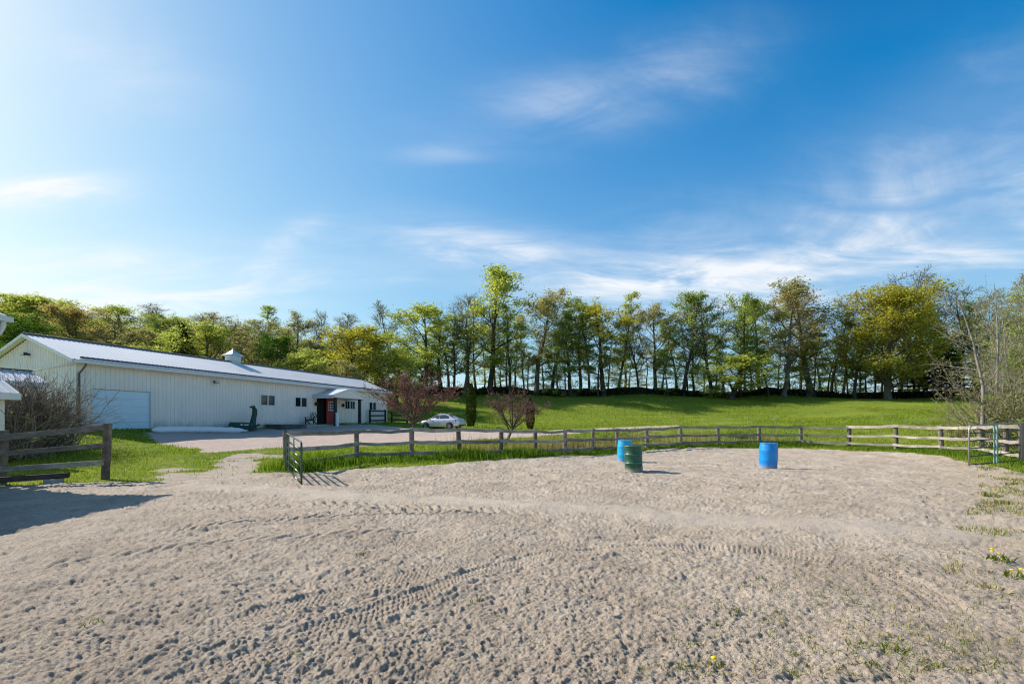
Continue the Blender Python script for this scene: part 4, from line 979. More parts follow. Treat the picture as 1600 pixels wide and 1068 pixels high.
# ------------------------------------------------------------------ car
def build_car(loc, rz, label):
    e = empty('parked_car', loc, rz); tag(e, label, 'car')
    st = [(-2.24, .42, .80, .66), (-2.18, .30, .94, .76), (-1.95, .24, 1.03, .81), (-1.5, .20, 1.05, .845), (-.9, .19, 1.00, .85), (0, .19, .955, .85), (.8, .19, .93, .85), (1.15, .19, .92, .84), (1.6, .21, .84, .815), (1.95, .24, .74, .76), (2.15, .28, .64, .66), (2.24, .36, .55, .52)]
    mb = MB(); ring = 14
    for (x_, zb_, zt_, w_) in st:
        h_ = zt_ - zb_
        half = [(0, zb_), (.8 * w_, zb_), (.96 * w_, zb_ + .12 * h_), (1.0 * w_, zb_ + .45 * h_), (.99 * w_, zb_ + .72 * h_), (.95 * w_, zt_ - .05 * h_), (.85 * w_, zt_ + .01), (0, zt_ + .035)]
        full = half + [(-a, b) for a, b in reversed(half[1:-1])]
        for a, b in full: mb.v.append((x_, a, b))
    for i in range(len(st) - 1):
        for j in range(ring): a_, b_ = i * ring + j, i * ring + (j + 1) % ring; mb.f.append((a_, a_ + ring, b_ + ring, b_))
    mb.f.append(tuple(range(ring))); mb.f.append(tuple(reversed(range((len(st) - 1) * ring, len(st) * ring))))
    bo = mb.build('body', MAT['car_paint'], e, True); m = bo.modifiers.new('s', 'SUBSURF'); m.levels = 1; m.render_levels = 2
    lo = [(-1.72, .77, 1.0), (1.12, .77, .92)]; hi = [(-.88, .56, 1.42), (.28, .56, 1.44)]
    mb = MB()
    secs = [(-1.78, .70, .98, 0), (-1.35, .66, 1.21, .0), (-.92, .57, 1.405, 0), (-.35, .56, 1.455, 0), (.15, .56, 1.44, 0), (.62, .62, 1.22, 0), (1.14, .70, .93, 0)]
    n0 = 0
    for (x_, w_, z_, _q) in secs:
        zb_ = .9
        for (yy_, zz_) in ((-.80, zb_), (-w_ - (.8 - w_) * .35, zb_ + (z_ - zb_) * .55), (-w_, z_ - .015), (-w_ * .6, z_ + .018), (w_ * .6, z_ + .018), (w_, z_ - .015), (w_ + (.8 - w_) * .35, zb_ + (z_ - zb_) * .55), (.80, zb_)): mb.v.append((x_, yy_, zz_))
    for i in range(len(secs) - 1):
        for j in range(7): a_ = i * 8 + j; mb.f.append((a_, a_ + 1, a_ + 9, a_ + 8))
    cab = mb.build('cabin', MAT['car_paint'], e, True)
    def side_y(x_, z_):
        xs = [s_[0] for s_ in secs]; w_ = np.interp(x_, xs, [s_[1] for s_ in secs]); zt_ = np.interp(x_, xs, [s_[2] for s_ in secs])
        zz = [.9, .9 + (zt_ - .9) * .55, zt_ - .015]; return float(np.interp(z_, zz, [.8, w_ + (.8 - w_) * .35, w_]))
    for sg in (-1, 1):
        for q in ([(.93, .985), (.62, 1.19), (.22, 1.375), (-.08, 1.385), (-.08, 1.0)], [(-.16, 1.0), (-.16, 1.385), (-.78, 1.375), (-1.12, 1.24), (-1.22, 1.10), (-1.18, 1.02)]):
            mb = MB(); pts = [(x_, sg * (side_y(x_, z_) + .012), z_) for x_, z_ in q]; mb.poly(pts if sg > 0 else list(reversed(pts))); mb.build('side_window', MAT['glass_grey'], e)
    mb = MB(); mb.poly([(-1.68, -.60, 1.045), (-1.68, .60, 1.045), (-1.34, .60, 1.235), (-.97, .5, 1.41), (-.97, -.5, 1.41), (-1.34, -.60, 1.235)][::-1]); mb.build('rear_window', MAT['glass_dark'], e)
    mb = MB(); mb.poly([(1.10, -.62, .985), (1.10, .62, .985), (.63, .57, 1.255), (.24, .5, 1.435), (.24, -.5, 1.435), (.63, -.57, 1.255)]); mb.build('windscreen', MAT['glass_dark'], e)
    for x_ in (-1.32, 1.33):
        for sg in (-1, 1):
            mb = MB(); n = 20
            mb.v.append((x_, sg * .862, .33))
            for k in range(n + 1): a_ = math.pi * k / n; mb.v.append((x_ + .385 * math.cos(a_), sg * .862, .30 + .385 * math.sin(a_)))
            for k in range(n): mb.f.append((0, k + 1, k + 2) if sg > 0 else (0, k + 2, k + 1))
            mb.build('wheel_arch', MAT['black_inside'], e)
            w = empty('wheel', (x_, sg * .80, .31), 0); w.parent = e
            mb = MB(); mb.lathe([(.19, -.1), (.29, -.1), (.31, -.07), (.31, .07), (.29, .1), (.19, .1)], 24); ty = mb.build('tyre', MAT['tyre'], w, True); ty.rotation_euler = (math.pi / 2, 0, 0)
            mb = MB()
            mb.lathe([(0, .075), (.05, .085), (.06, .075)], 12)
            for k in range(7): a_ = 2 * math.pi * k / 7; mb.beam((.04 * math.cos(a_), .04 * math.sin(a_), .075), (.195 * math.cos(a_), .195 * math.sin(a_), .07), .065, .03, Vector((0, 0, 1)))
            mb.lathe([(.17, .06), (.18, .095), (.205, .1), (.205, .05)], 24)
            ri = mb.build('rim', MAT['rim'], w); ri.rotation_euler = (math.pi / 2 if sg < 0 else -math.pi / 2, 0, 0)
    for sg in (-1, 1):
        mb = MB(); mb.hexa([(-2.255, sg * .45, .72), (-2.0, sg * .838, .74), (-1.95, sg * .80, .74), (-2.15, sg * .45, .72), (-2.215, sg * .48, .93), (-1.90, sg * .836, .93), (-1.85, sg * .79, .93), (-2.1, sg * .48, .93)]); mb.build('tail_light', MAT['tail_red'], e)
        mb = MB(); mb.box(.78, .92, sg * .90 - .09, sg * .90 + .09, .95, 1.06); mb.build('mirror', MAT['car_paint'], e, bevel=.03)
        mb = MB(); mb.box(-.10, -.09, sg * .852 - .004, sg * .852 + .004, .35, .93); mb.build('door_seam', MAT['black_inside'], e)
        for x_ in (-.75, .1): mb = MB(); mb.box(x_ - .1, x_ + .1, sg * .866 - .012, sg * .866 + .012, .80, .83); mb.build('door_handle', MAT['car_paint'], e)
    mb = MB(); mb.box(-2.272, -2.25, -.26, .26, .60, .73); mb.build('licence_plate', MAT['plate_white'], e)
    mb = MB(); mb.box(-2.262, -2.2, -.62, .62, .33, .43); mb.build('bumper_trim', MAT['black_plastic'], e)
    return e
cp = U(691, 673, 47.0); build_car((cp.x, cp.y, h1(cp.x, cp.y) + .01), math.atan2(.40, -.917), 'silver four-door sedan parked on the gravel drive beside a cedar')
# ------------------------------------------------------------------ trees
def tube_np(V, Fc, pts, rad, n):
    base = len(V); ref = None; k = len(pts)
    for i in range(k):
        t_ = (pts[min(i + 1, k - 1)] - pts[max(i - 1, 0)])
        if t_.length < 1e-6: t_ = Vector((0, 0, 1))
        t_.normalize()
        if ref is None: ref = t_.orthogonal().normalized()
        ref = ref - t_ * ref.dot(t_)
        ref = ref.normalized() if ref.length > 1e-5 else t_.orthogonal().normalized()
        bi = t_.cross(ref)
        for j in range(n):
            a = 2 * math.pi * j / n; V.append(pts[i] + (ref * math.cos(a) + bi * math.sin(a)) * rad[i])
    for i in range(k - 1):
        for j in range(n):
            a, b = base + i * n + j, base + i * n + (j + 1) % n; Fc.append((a, b, b + n, a + n))
def grow(R, start, d, length, r, steps, wob, upk, taper=0.35):
    pts = [start.copy()]; rad = [r]; p_ = start.copy(); d = d.normalized()
    for i in range(steps):
        d = (d + Vector((R.gauss(0, wob), R.gauss(0, wob), R.gauss(0, wob) + upk))).normalized()
        p_ = p_ + d * (length / steps); pts.append(p_.copy()); rad.append(r * (1 - (1 - taper) * (i + 1) / steps))
    return pts, rad, d
def leaf_quads(centers, size, R_):
    n = len(centers); c = np.array([tuple(q) for q in centers])
    a = R_.normal(size=(n, 3)); a /= np.linalg.norm(a, axis=1)[:, None]
    b = R_.normal(size=(n, 3)); b -= a * (a * b).sum(1)[:, None]; b /= np.linalg.norm(b, axis=1)[:, None] + 1e-9
    s = size * R_.uniform(.55, 1.3, n)[:, None]
    v = np.stack([c - a * s, c - b * s * .6, c + a * s, c + b * s * .6], 1).reshape(-1, 3)
    f = np.arange(n * 4).reshape(n, 4)
    return v, f
def make_tree(seed, kind):
    """unit: 10 m tall. returns branch mesh, leaf mesh"""
    R = random.Random(seed); N = np.random.default_rng(seed); V, Fc, leaves = [], [], []
    P = dict(tall=dict(tr=.15, fork=.25, n1=15, l1=2.6, up=.10, n2=6, n3=4, leaf=8600, ls=.064, spread=.30, wob=.04, cl=.30),
             slim=dict(tr=.10, fork=.22, n1=17, l1=1.35, up=.09, n2=4, n3=3, leaf=3000, ls=.066, spread=.26, wob=.03, cl=.22),
             low=dict(tr=.09, fork=.08, n1=22, l1=1.6, up=.02, n2=4, n3=3, leaf=3600, ls=.064, spread=.30, wob=.05, cl=.12),
             bare=dict(tr=.115, fork=.25, n1=17, l1=3.0, up=.16, n2=8, n3=7, leaf=1500, ls=.05, spread=.2, wob=.05, cl=.4),
             haze=dict(tr=.12, fork=.18, n1=16, l1=3.0, up=.13, n2=7, n3=6, leaf=3600, ls=.055, spread=.22, wob=.05, cl=.3),
             round=dict(tr=.22, fork=.10, n1=20, l1=3.6, up=.05, n2=7, n3=4, leaf=13000, ls=.085, spread=.42, wob=.05, cl=.16),
             maple=dict(tr=.24, fork=.12, n1=28, l1=4.6, up=.04, n2=9, n3=5, leaf=32000, ls=.078, spread=.42, wob=.05, cl=.26))[kind]
    tp, trd, _ = grow(R, Vector((0, 0, -.3)), Vector((R.uniform(-.04, .04), R.uniform(-.04, .04), 1)), 9.6, P['tr'], 14, P['wob'], .06, .12)
    trd[0] *= 1.5; trd[1] *= 1.05
    tube_np(V, Fc, tp, trd, 7)
    ends = []
    n1 = P['n1']
    for i in range(n1):
        u = P['fork'] + (0.97 - P['fork']) * (i + R.random() * .6) / n1
        k = u * 14; i0 = min(13, int(k)); st = tp[i0].lerp(tp[i0 + 1], k - i0); r0 = trd[i0] * .55
        az_ = i * 2.4 + R.uniform(-.5, .5)
        uu = (u - P['fork']) / (1 - P['fork'])
        shape = (math.sin(math.pi * min(1, .12 + .82 * uu)) ** .7) if kind in ('round', 'maple', 'tall') else (1.05 - .55 * uu)
        if kind == 'low': shape = 1 - .75 * uu
        L1 = P['l1'] * shape * R.uniform(.7, 1.15)
        elev = R.uniform(.35, .8) + .5 * uu
        if kind in ('low',): elev = R.uniform(-.1, .35)
        if kind in ('bare', 'haze'): elev = R.uniform(.7, 1.1)
        d = Vector((math.cos(az_) * math.cos(elev), math.sin(az_) * math.cos(elev), math.sin(elev)))
        bp, br, _ = grow(R, st, d, L1, r0, 5, .12, P['up'], .25); tube_np(V, Fc, bp, br, 5)
        for j in range(P['n2']):
            u2 = .25 + .75 * (j + R.random()) / P['n2']; k2 = u2 * 5; j0 = min(4, int(k2)); s2 = bp[j0].lerp(bp[j0 + 1], k2 - j0)
            dd = (bp[j0 + 1] - bp[j0]).normalized(); d2 = (dd + Vector((R.gauss(0, .7), R.gauss(0, .7), R.gauss(.1, .5)))).normalized()
            L2 = L1 * .42 * (1.15 - .5 * u2); q, qr, _ = grow(R, s2, d2, L2, max(.012, br[j0] * .5), 3, .15, P['up'], .3); tube_np(V, Fc, q, qr, 4)
            for m_ in range(P['n3']):
                s3 = q[1 + m_ % 3]; d3 = (d2 + Vector((R.gauss(0, .8), R.gauss(0, .8), R.gauss(.15, .6)))).normalized()
                L3 = L2 * .6 * R.uniform(.6, 1.2) + .12; w, wr, _ = grow(R, s3, d3, L3, .011, 2, .15, .05, .5); tube_np(V, Fc, w, wr, 3)
                ends.append((s3, w[-1]))
    # leaves in clumps round the twigs, with gaps
    clump = [R.random() ** 1.6 + .05 for _ in ends]
    tot = sum(clump); cs = []
    for (a, b), cw in zip(ends, clump):
        m = P['leaf'] * cw / tot; m = int(m) + (R.random() < m - int(m))
        for _ in range(m):
            q = a.lerp(b, R.uniform(.2, 1.1)); cs.append(q + Vector((R.gauss(0, P['spread'] * .5), R.gauss(0, P['spread'] * .5), R.gauss(0, P['spread'] * .38))))
    lv, lf_ = leaf_quads(cs, P['ls'] * 1.0, N)
    return np.array([tuple(q) for q in V]), np.array(Fc), lv, lf_
def make_conifer(seed, dense=1.0):
    R = random.Random(seed); N = np.random.default_rng(seed); V, Fc, cs = [], [], []
    tp, trd, _ = grow(R, Vector((0, 0, -.3)), Vector((0, 0, 1)), 10.2, .16, 8, .01, 0, .05); tube_np(V, Fc, tp, trd, 6)
    for i in range(70):
        u = .06 + .93 * (i / 70) ** .9; z_ = u * 9.9; L1 = 2.3 * (1 - u) ** .85 * R.uniform(.7, 1.15) + .1; a = i * 2.4 + R.uniform(-.3, .3)
        d = Vector((math.cos(a), math.sin(a), -.12 + .3 * u)); bp, br, _ = grow(R, Vector((0, 0, z_)), d, L1, .03, 4, .06, .03, .3); tube_np(V, Fc, bp, br, 3)
        for _ in range(int(45 * L1 * dense) + 6):
            w = R.random() ** .7 * 4; j0 = min(3, int(w)); q = bp[j0].lerp(bp[j0 + 1], w - j0)
            cs.append(q + Vector((R.gauss(0, .13), R.gauss(0, .13), R.gauss(-.06, .08))))
    lv, lf_ = leaf_quads(cs, .13, N); return np.array([tuple(q) for q in V]), np.array(Fc), lv, lf_
def make_column(seed, w=.13):                     # clipped column of scale foliage, unit 10 m tall
    R = random.Random(seed); N = np.random.default_rng(seed); V, Fc, cs = [], [], []
    tp, trd, _ = grow(R, Vector((0, 0, -.3)), Vector((0, 0, 1)), 9.5, .12, 6, .005, 0, .2); tube_np(V, Fc, tp, trd, 6)
    for i in range(5200):
        u = R.random(); r_ = (w * 10) * (min(1, .62 + u * 1.6) * (1 - max(0, u - .72) / .28 * .75) if u < 1 else 0) ; a = R.uniform(0, 6.283)
        rr_ = r_ * (1 - .25 * R.random() ** 2) * (1 + .08 * math.sin(a * 3 + u * 20)); cs.append(Vector((rr_ * math.cos(a), rr_ * math.sin(a), .15 + u * 9.8)))
    lv, lf_ = leaf_quads(cs, .17, N); return np.array([tuple(q) for q in V]), np.array(Fc), lv, lf_
PROTO = {}
def proto_mesh(name, arr):
    tv, tf, lv, lf_ = arr
    o1 = mesh_np('trunk', tv, tf, MAT['bark_grey'], None, True); o2 = mesh_np('crown', lv, lf_, MAT['leaf_green'])
    m1, m2 = o1.data, o2.data; bpy.data.objects.remove(o1); bpy.data.objects.remove(o2); PROTO[name] = (m1, m2, float(np.percentile(lv[:, 2], 99.6)), float(2 * np.percentile(np.hypot(lv[:, 0], lv[:, 1]), 84)))
for kind, n in (('tall', 4), ('slim', 3), ('low', 3), ('bare', 3), ('haze', 2), ('round', 4), ('maple', 1)):
    for k in range(n): proto_mesh(kind + str(k), make_tree(100 + k * 7 + len(kind), kind))
for k in range(2): proto_mesh('conifer%d' % k, make_conifer(300 + k))
proto_mesh('column0', make_column(5)); proto_mesh('column1', make_column(9, .15))
def plant(name, proto, px, top, d, wpx, leafm, barkm, label, group=None, cat='tree', base=None, wref=6.0, lean=0.0):
    x_ = (px - 800) / F * d; z_ = h1(x_, d) if base is None else base
    zt = CH + (HZ - top) * d / F; hgt = max(1.5, zt - z_)
    m1, m2, zr_, wr_ = PROTO[proto]; sxy = wpx * d / F / wr_
    e = empty(name, (x_, d, z_), random.uniform(0, 6.28)); tag(e, label, cat, group)
    if lean: e.rotation_euler = (0, lean, 0)
    for nm, me, mt in (('trunk', m1, barkm), ('crown', m2, leafm)):
        if len(me.polygons) == 0: continue
        o = bpy.data.objects.new(nm, me); COL.objects.link(o); o.parent = e
        o.material_slots[0].link = 'OBJECT'; o.material_slots[0].material = MAT[mt]
        o.scale = (sxy, sxy, hgt / zr_)
    return e
LG, LS, LY, LO, LV, LD = 'leaf_green', 'leaf_spring', 'leaf_yellow', 'leaf_orange', 'leaf_olive', 'leaf_deep'
CR = 'trees in the row along the meadow crest'
ROW = [  # px, top, depth, width px, proto, leaf, bark, label
    (624, 474, 84, 62, 'bare0', LV, 'bark_grey', 'bare pale tree at the left end of the crest row, above the barn end'),
    (660, 472, 80, 84, 'tall1', LS, 'bark_dark', 'full yellow-green tree at left of crest row, above the plum tree'),
    (692, 505, 86, 60, 'slim1', LG, 'bark_dark', 'thin leafy tree between full yellow-green tree and forked bare tree'),
    (724, 457, 85, 78, 'bare1', LV, 'bark_grey', 'forked half-bare tree in crest row behind the green cedar'),
    (766, 427, 86, 92, 'tall0', LS, 'bark_dark', 'tallest leafy tree of the crest row, just right of green cedar'),
    (797, 482, 84, 50, 'slim0', LG, 'bark_dark', 'thin leafy tree directly right of the tallest crest-row tree'),
    (838, 445, 86, 86, 'tall2', LV, 'bark_grey', 'tall sparse multi-stemmed tree in crest row above the leaning plum'),
    (864, 488, 87, 54, 'slim2', LG, 'bark_dark', 'slender tree right of the tall sparse multi-stemmed tree'),
    (892, 500, 84, 56, 'slim1', LG, 'bark_dark', 'short slender leafy tree left of the round-topped pale green tree'),
    (907, 460, 87, 66, 'tall3', LS, 'bark_dark', 'round-topped pale green tree in crest row, third tall one from left'),
    (944, 479, 85, 72, 'tall1', LY, 'bark_dark', 'yellowish tree in middle of crest row above the barrels'),
    (966, 461, 88, 46, 'slim0', LS, 'bark_dark', 'narrow pale-topped tree just right of the yellowish crest tree'),
    (997, 475, 86, 48, 'bare2', LV, 'bark_dark', 'bare slim tree in crest row between two pale-topped trees'),
    (1023, 466, 87, 62, 'tall2', LV, 'bark_dark', 'olive half-leafed tree left of the bright green crest tree'),
    (1068, 454, 86, 66, 'tall0', LG, 'bark_dark', 'bright green topped tree midway along the crest row'),
    (1084, 470, 88, 50, 'haze0', LV, 'bark_dark', 'twiggy tree directly right of the bright green crest tree'),
    (1112, 451, 85, 74, 'bare0', LV, 'bark_dark', 'dark bare-topped tree in crest row above the lone blue barrel, left side'),
    (1156, 464, 86, 60, 'tall3', LG, 'bark_dark', 'green tree right of the dark bare-topped crest tree'),
    (1142, 555, 82, 86, 'round1', LS, 'bark_dark', 'low spreading pale green tree under the crest row canopy'),
    (1188, 470, 88, 60, 'tall1', LS, 'bark_dark', 'tree with lime patch left of the large brownish crest tree'),
    (1224, 455, 84, 84, 'haze1', LO, 'bark_grey', 'large brownish twiggy tree left of the big maple in crest row'),
    (1266, 432, 85, 100, 'tall0', LV, 'bark_grey', 'big tall olive maple in crest row, left of the golden tree'),
    (1300, 470, 88, 60, 'bare2', LV, 'bark_grey', 'bare tree leaning out between olive maple and golden tree'),
    (1336, 500, 84, 44, 'slim2', LG, 'bark_dark', 'thin dark tree at left edge of the golden tree'),
    (1388, 455, 82, 132, 'maple0', LY, 'bark_grey', 'wide golden-green maple with thick trunk, broadest of the crest row'),
    (1405, 428, 92, 84, 'bare1', LV, 'bark_grey', 'bare crown rising just behind the golden maple'),
    (1448, 474, 84, 66, 'round2', LY, 'bark_dark', 'golden-olive tree on the right shoulder of the golden maple'),
    (1470, 540, 82, 70, 'conifer0', 'needle', 'bark_dark', 'dark evergreen under the right end of the golden maple'),
    (1488, 442, 86, 76, 'bare0', LV, 'bark_grey', 'grey bare tree right of the golden maple'),
    (1530, 446, 88, 80, 'bare2', LV, 'bark_grey', 'bare tree at right behind the leaning pale trunk'),
    (1572, 436, 84, 90, 'haze0', LV, 'bark_grey', 'tall hazy twiggy tree near the right photo edge on crest'),
    (1612, 430, 84, 90, 'haze1', LO, 'bark_grey', 'brownish twiggy tree cut by the right photo edge on crest')]
for (px, top, d, w, pr_, lm, bk, lab) in ROW:
    plant('crest_tree', pr_, px, top, d, w * (1.0 if 'maple' in pr_ else 1.2), lm, bk, lab, CR, wref={'maple': 7.6, 'round': 6.4, 'tall': 3.5, 'slim': 2.1, 'bare': 4.4, 'haze': 4.3, 'conifer': 4.4}[pr_[:-1]])
NICK = [(624, 'bare end tree'), (660, 'yellow-green end tree'), (724, 'forked half-bare tree'), (766, 'tallest leafy tree'), (838, 'multi-stemmed tree'), (907, 'round-topped pale tree'), (944, 'yellowish tree'), (997, 'slim bare tree'), (1068, 'bright green tree'), (1112, 'dark bare-topped tree'),
        (1156, 'green tree'), (1224, 'brownish twiggy tree'), (1266, 'olive maple'), (1388, 'golden maple'), (1488, 'grey bare tree'), (1572, 'hazy edge tree')]
GAP = {}
def between(px):
    l = [n for x_, n in NICK if x_ <= px]; r = [n for x_, n in NICK if x_ > px]
    key = (l[-1] if l else '', r[0] if r else ''); GAP[key] = GAP.get(key, 0) + 1
    w = ('first', 'second', 'third', 'fourth', 'fifth', 'sixth', 'seventh', 'eighth', 'ninth', 'tenth', 'eleventh', 'twelfth', 'thirteenth', 'fourteenth')[GAP[key] - 1]
    return ('slim crest trunk between the %s and the %s, %s from left' % (key[0], key[1], w)) if l and r else ('slim crest trunk past the %s, %s from left' % (key[0] or key[1], w))
R5 = random.Random(21)
px = 676.0
while px < 1620:                                   # slim young trunks between the big trees
    if not any(abs(px - r[0]) < 5 for r in ROW):
        k = R5.choice(['low0', 'low1', 'low2', 'slim0', 'slim2', 'slim1', 'low0'])
        plant('sapling', k, px, (R5.uniform(505, 560) if k[0] == 'l' else R5.uniform(474, 525)), R5.uniform(83, 95), R5.uniform(34, 52), R5.choice([LG, LG, LS, LV]), 'bark_dark', between(px), 'slim young trunks in the crest row', wref=2.3)
    px += R5.uniform(7.5, 14)
HG = 'trees on the wooded rise behind the barn'
HILL = [
    (-30, 470, 70, 130, 'round0', LS, 'pale green tree at far left photo edge on the rise'),
    (40, 462, 78, 120, 'round1', LS, 'yellow-green tree high on the rise, above the barn gable'),
    (95, 468, 82, 110, 'round3', LS, 'yellow-green tree right of the highest one on the rise'),
    (20, 492, 52, 90, 'round2', LD, 'dark evergreen mass behind the white house eave'),
    (70, 495, 66, 90, 'haze0', LS, 'airy green tree in front row above the barn gable peak'),
    (134, 482, 64, 84, 'round0', LO, 'orange-brown round tree behind the barn roof'),
    (188, 497, 62, 80, 'bare1', LV, 'grey bare tree right of the orange-brown tree'),
    (186, 476, 80, 80, 'tall1', LS, 'green tree behind the grey bare one on the rise'),
    (240, 486, 72, 64, 'tall3', LG, 'light green upright tree left of the small dark spruce'),
    (222, 515, 60, 66, 'round1', LV, 'low olive tree behind middle of the barn roof'),
    (288, 486, 84, 110, 'bare0', LV, 'bare treetops above the small dark spruce'),
    (268, 520, 58, 80, 'round3', LS, 'yellow-green bush tree left of the small spruce'),
    (288, 504, 55, 40, 'conifer1', 'needle', 'small dark spruce behind the barn roof, left of the cupola'),
    (322, 510, 58, 90, 'round0', LS, 'yellow-green tree directly left of the cupola'),
    (330, 492, 86, 110, 'haze1', LV, 'hazy twiggy tree high behind the cupola'),
    (372, 492, 62, 110, 'haze0', LV, 'grey-green willowy tree rising behind the cupola'),
    (405, 500, 64, 90, 'haze1', LV, 'grey-green willowy tree right of the cupola'),
    (431, 473, 78, 60, 'slim0', LG, 'tall narrow tree standing above the roof right of cupola'),
    (465, 494, 76, 66, 'tall2', LV, 'airy tree between the narrow tree and the dead forked tree'),
    (440, 526, 60, 76, 'round2', LD, 'dense dark green tree behind the barn roof'),
    (498, 545, 58, 84, 'round3', LS, 'pale lime bush tree behind the barn porch end'),
    (496, 487, 74, 44, 'bare2', LV, 'thin bare tree left of the forked bare tree'),
    (520, 483, 72, 80, 'bare0', LV, 'dead forked bare tree standing dark above the porch'),
    (548, 510, 74, 70, 'haze0', LV, 'olive twiggy tree between forked bare tree and golden tree'),
    (568, 512, 62, 104, 'round1', LY, 'large golden tree behind the far end of the barn'),
    (604, 516, 66, 80, 'round0', LG, 'green tree beside the golden one, behind the plum tree'),
    (540, 565, 56, 60, 'round2', LV, 'low olive shrub tree peeking over the porch roof'),
    (380, 530, 68, 90, 'round3', LV, 'olive shrub tree low behind the cupola'),
    (620, 545, 70, 70, 'round2', LG, 'low green tree between golden tree and crest row'),
    (655, 560, 84, 80, 'round3', LG, 'low green tree under left end of crest row')]
for (px, top, d, w, pr_, lm, lab) in HILL:
    plant('hill_tree', pr_, px, top, d, w, lm, 'bark_grey' if 'bare' in pr_ or 'haze' in pr_ else 'bark_dark', lab, HG, wref={'round': 5.6, 'tall': 3.5, 'slim': 2.2, 'bare': 4.4, 'haze': 4.4, 'conifer': 4.4}[pr_[:-1]])
ORD = 'first second third fourth fifth sixth seventh eighth ninth tenth eleventh twelfth thirteenth fourteenth fifteenth sixteenth seventeenth eighteenth nineteenth twentieth'.split()
ORD = ORD + ['twenty-' + o for o in ORD[:9]] + ['thirtieth'] + ['thirty-' + o for o in ORD[:9]]
ORD34 = ORD
R6 = random.Random(77)
for i in range(34):
    px = -60 + i * 20.5 + R6.uniform(-9, 9); top = np.interp(px, [-60, 60, 120, 200, 330, 450, 600, 660], [468, 468, 480, 492, 502, 515, 530, 545]) + R6.uniform(-4, 26)
    plant('far_tree', R6.choice(['round0', 'round1', 'haze1', 'tall2', 'haze0', 'bare1']), px, float(top), R6.uniform(84, 100), R6.uniform(60, 95), R6.choice([LS, LG, LV, LS, LV]), 'bark_grey', 'leafy tree in the back row of the wooded rise, %s from the left' % ORD34[i], 'back row of the wooded rise', wref=5.2)
# cedars
plant('columnar_cedar', 'column0', 736, 599, 49.5, 15.5, 'cedar', 'bark_dark', 'tall narrow green columnar cedar beside the parked car', None, 'cedar', wref=2.6)
plant('columnar_cedar', 'column1', 828.5, 622, 47.5, 13, 'cedar_brown', 'bark_dark', 'reddish brown columnar evergreen beside the leaning plum tree', None, 'cedar', wref=3.0)

# plum trees: short trunk, fan of branches
def plum(loc, hgt, spread, seed, nleaf, label, lean=(0, 0), trunk=1.2, nb=9):
    R = random.Random(seed); N = np.random.default_rng(seed); V, Fc, cs, ends = [], [], [], []
    tp, trd, d0 = grow(R, Vector((0, 0, -.2)), Vector((lean[0], lean[1], 1)), trunk + .2, .085, 5, .04, .02, .75); tube_np(V, Fc, tp, trd, 7)
    for i in range(nb):
        a = i * 2.4; el_ = R.uniform(.55, 1.25); d = Vector((math.cos(a) * math.cos(el_), math.sin(a) * math.cos(el_), math.sin(el_))); L1 = (hgt - trunk) * R.uniform(.75, 1.0) * (.8 + .35 * spread * math.cos(el_))
        bp, br, _ = grow(R, tp[-1 - (i % 2)], d, L1, .045, 6, .08, .02, .25); tube_np(V, Fc, bp, br, 5)
        for j in range(12):
            u = .2 + .8 * (j + R.random()) / 12; k = u * 6; j0 = min(5, int(k)); s2 = bp[j0].lerp(bp[j0 + 1], k - j0); dd = (bp[j0 + 1] - bp[j0]).normalized()
            d2 = (dd + Vector((R.gauss(0, .75), R.gauss(0, .75), R.gauss(.1, .5)))).normalized(); L2 = L1 * .36 * (1.2 - .6 * u); q, qr, d3 = grow(R, s2, d2, L2, .014, 3, .12, .03, .3); tube_np(V, Fc, q, qr, 4)
            for m in range(4):
                w, wr, _ = grow(R, q[1 + m % 3], (d2 + Vector((R.gauss(0, .8), R.gauss(0, .8), R.gauss(.1, .6)))), .32 * R.uniform(.6, 1.3), .007, 2, .1, .03, .5); tube_np(V, Fc, w, wr, 3); ends.append((q[1 + m % 3], w[-1]))
    for _ in range(nleaf):
        a, b = R.choice(ends); q = a.lerp(b, R.uniform(.1, 1.1)); cs.append(q + Vector((R.gauss(0, .07), R.gauss(0, .07), R.gauss(0, .06))))
    e = empty('plum_tree', loc); tag(e, label, 'tree')
    mesh_np('trunk', np.array([tuple(q) for q in V]), np.array(Fc), MAT['bark_plum'], e, True); lv, lf_ = leaf_quads(cs, .046, N); mesh_np('crown', lv, lf_, MAT['leaf_plum'], e)
p_ = U(645, 690, 30.0); plum((p_.x, p_.y, h1(p_.x, p_.y)), 4.2, 1.55, 4, 7200, 'bushy dark red plum tree left of the parked car', (0, 0), 1.3, 13)
p_ = U(787, 690, 27.5); plum((p_.x, p_.y, h1(p_.x, p_.y)), 3.2, 1.7, 8, 2100, 'sparse red-budded plum tree leaning right, behind the fence', (.42, 0), 1.0, 9)

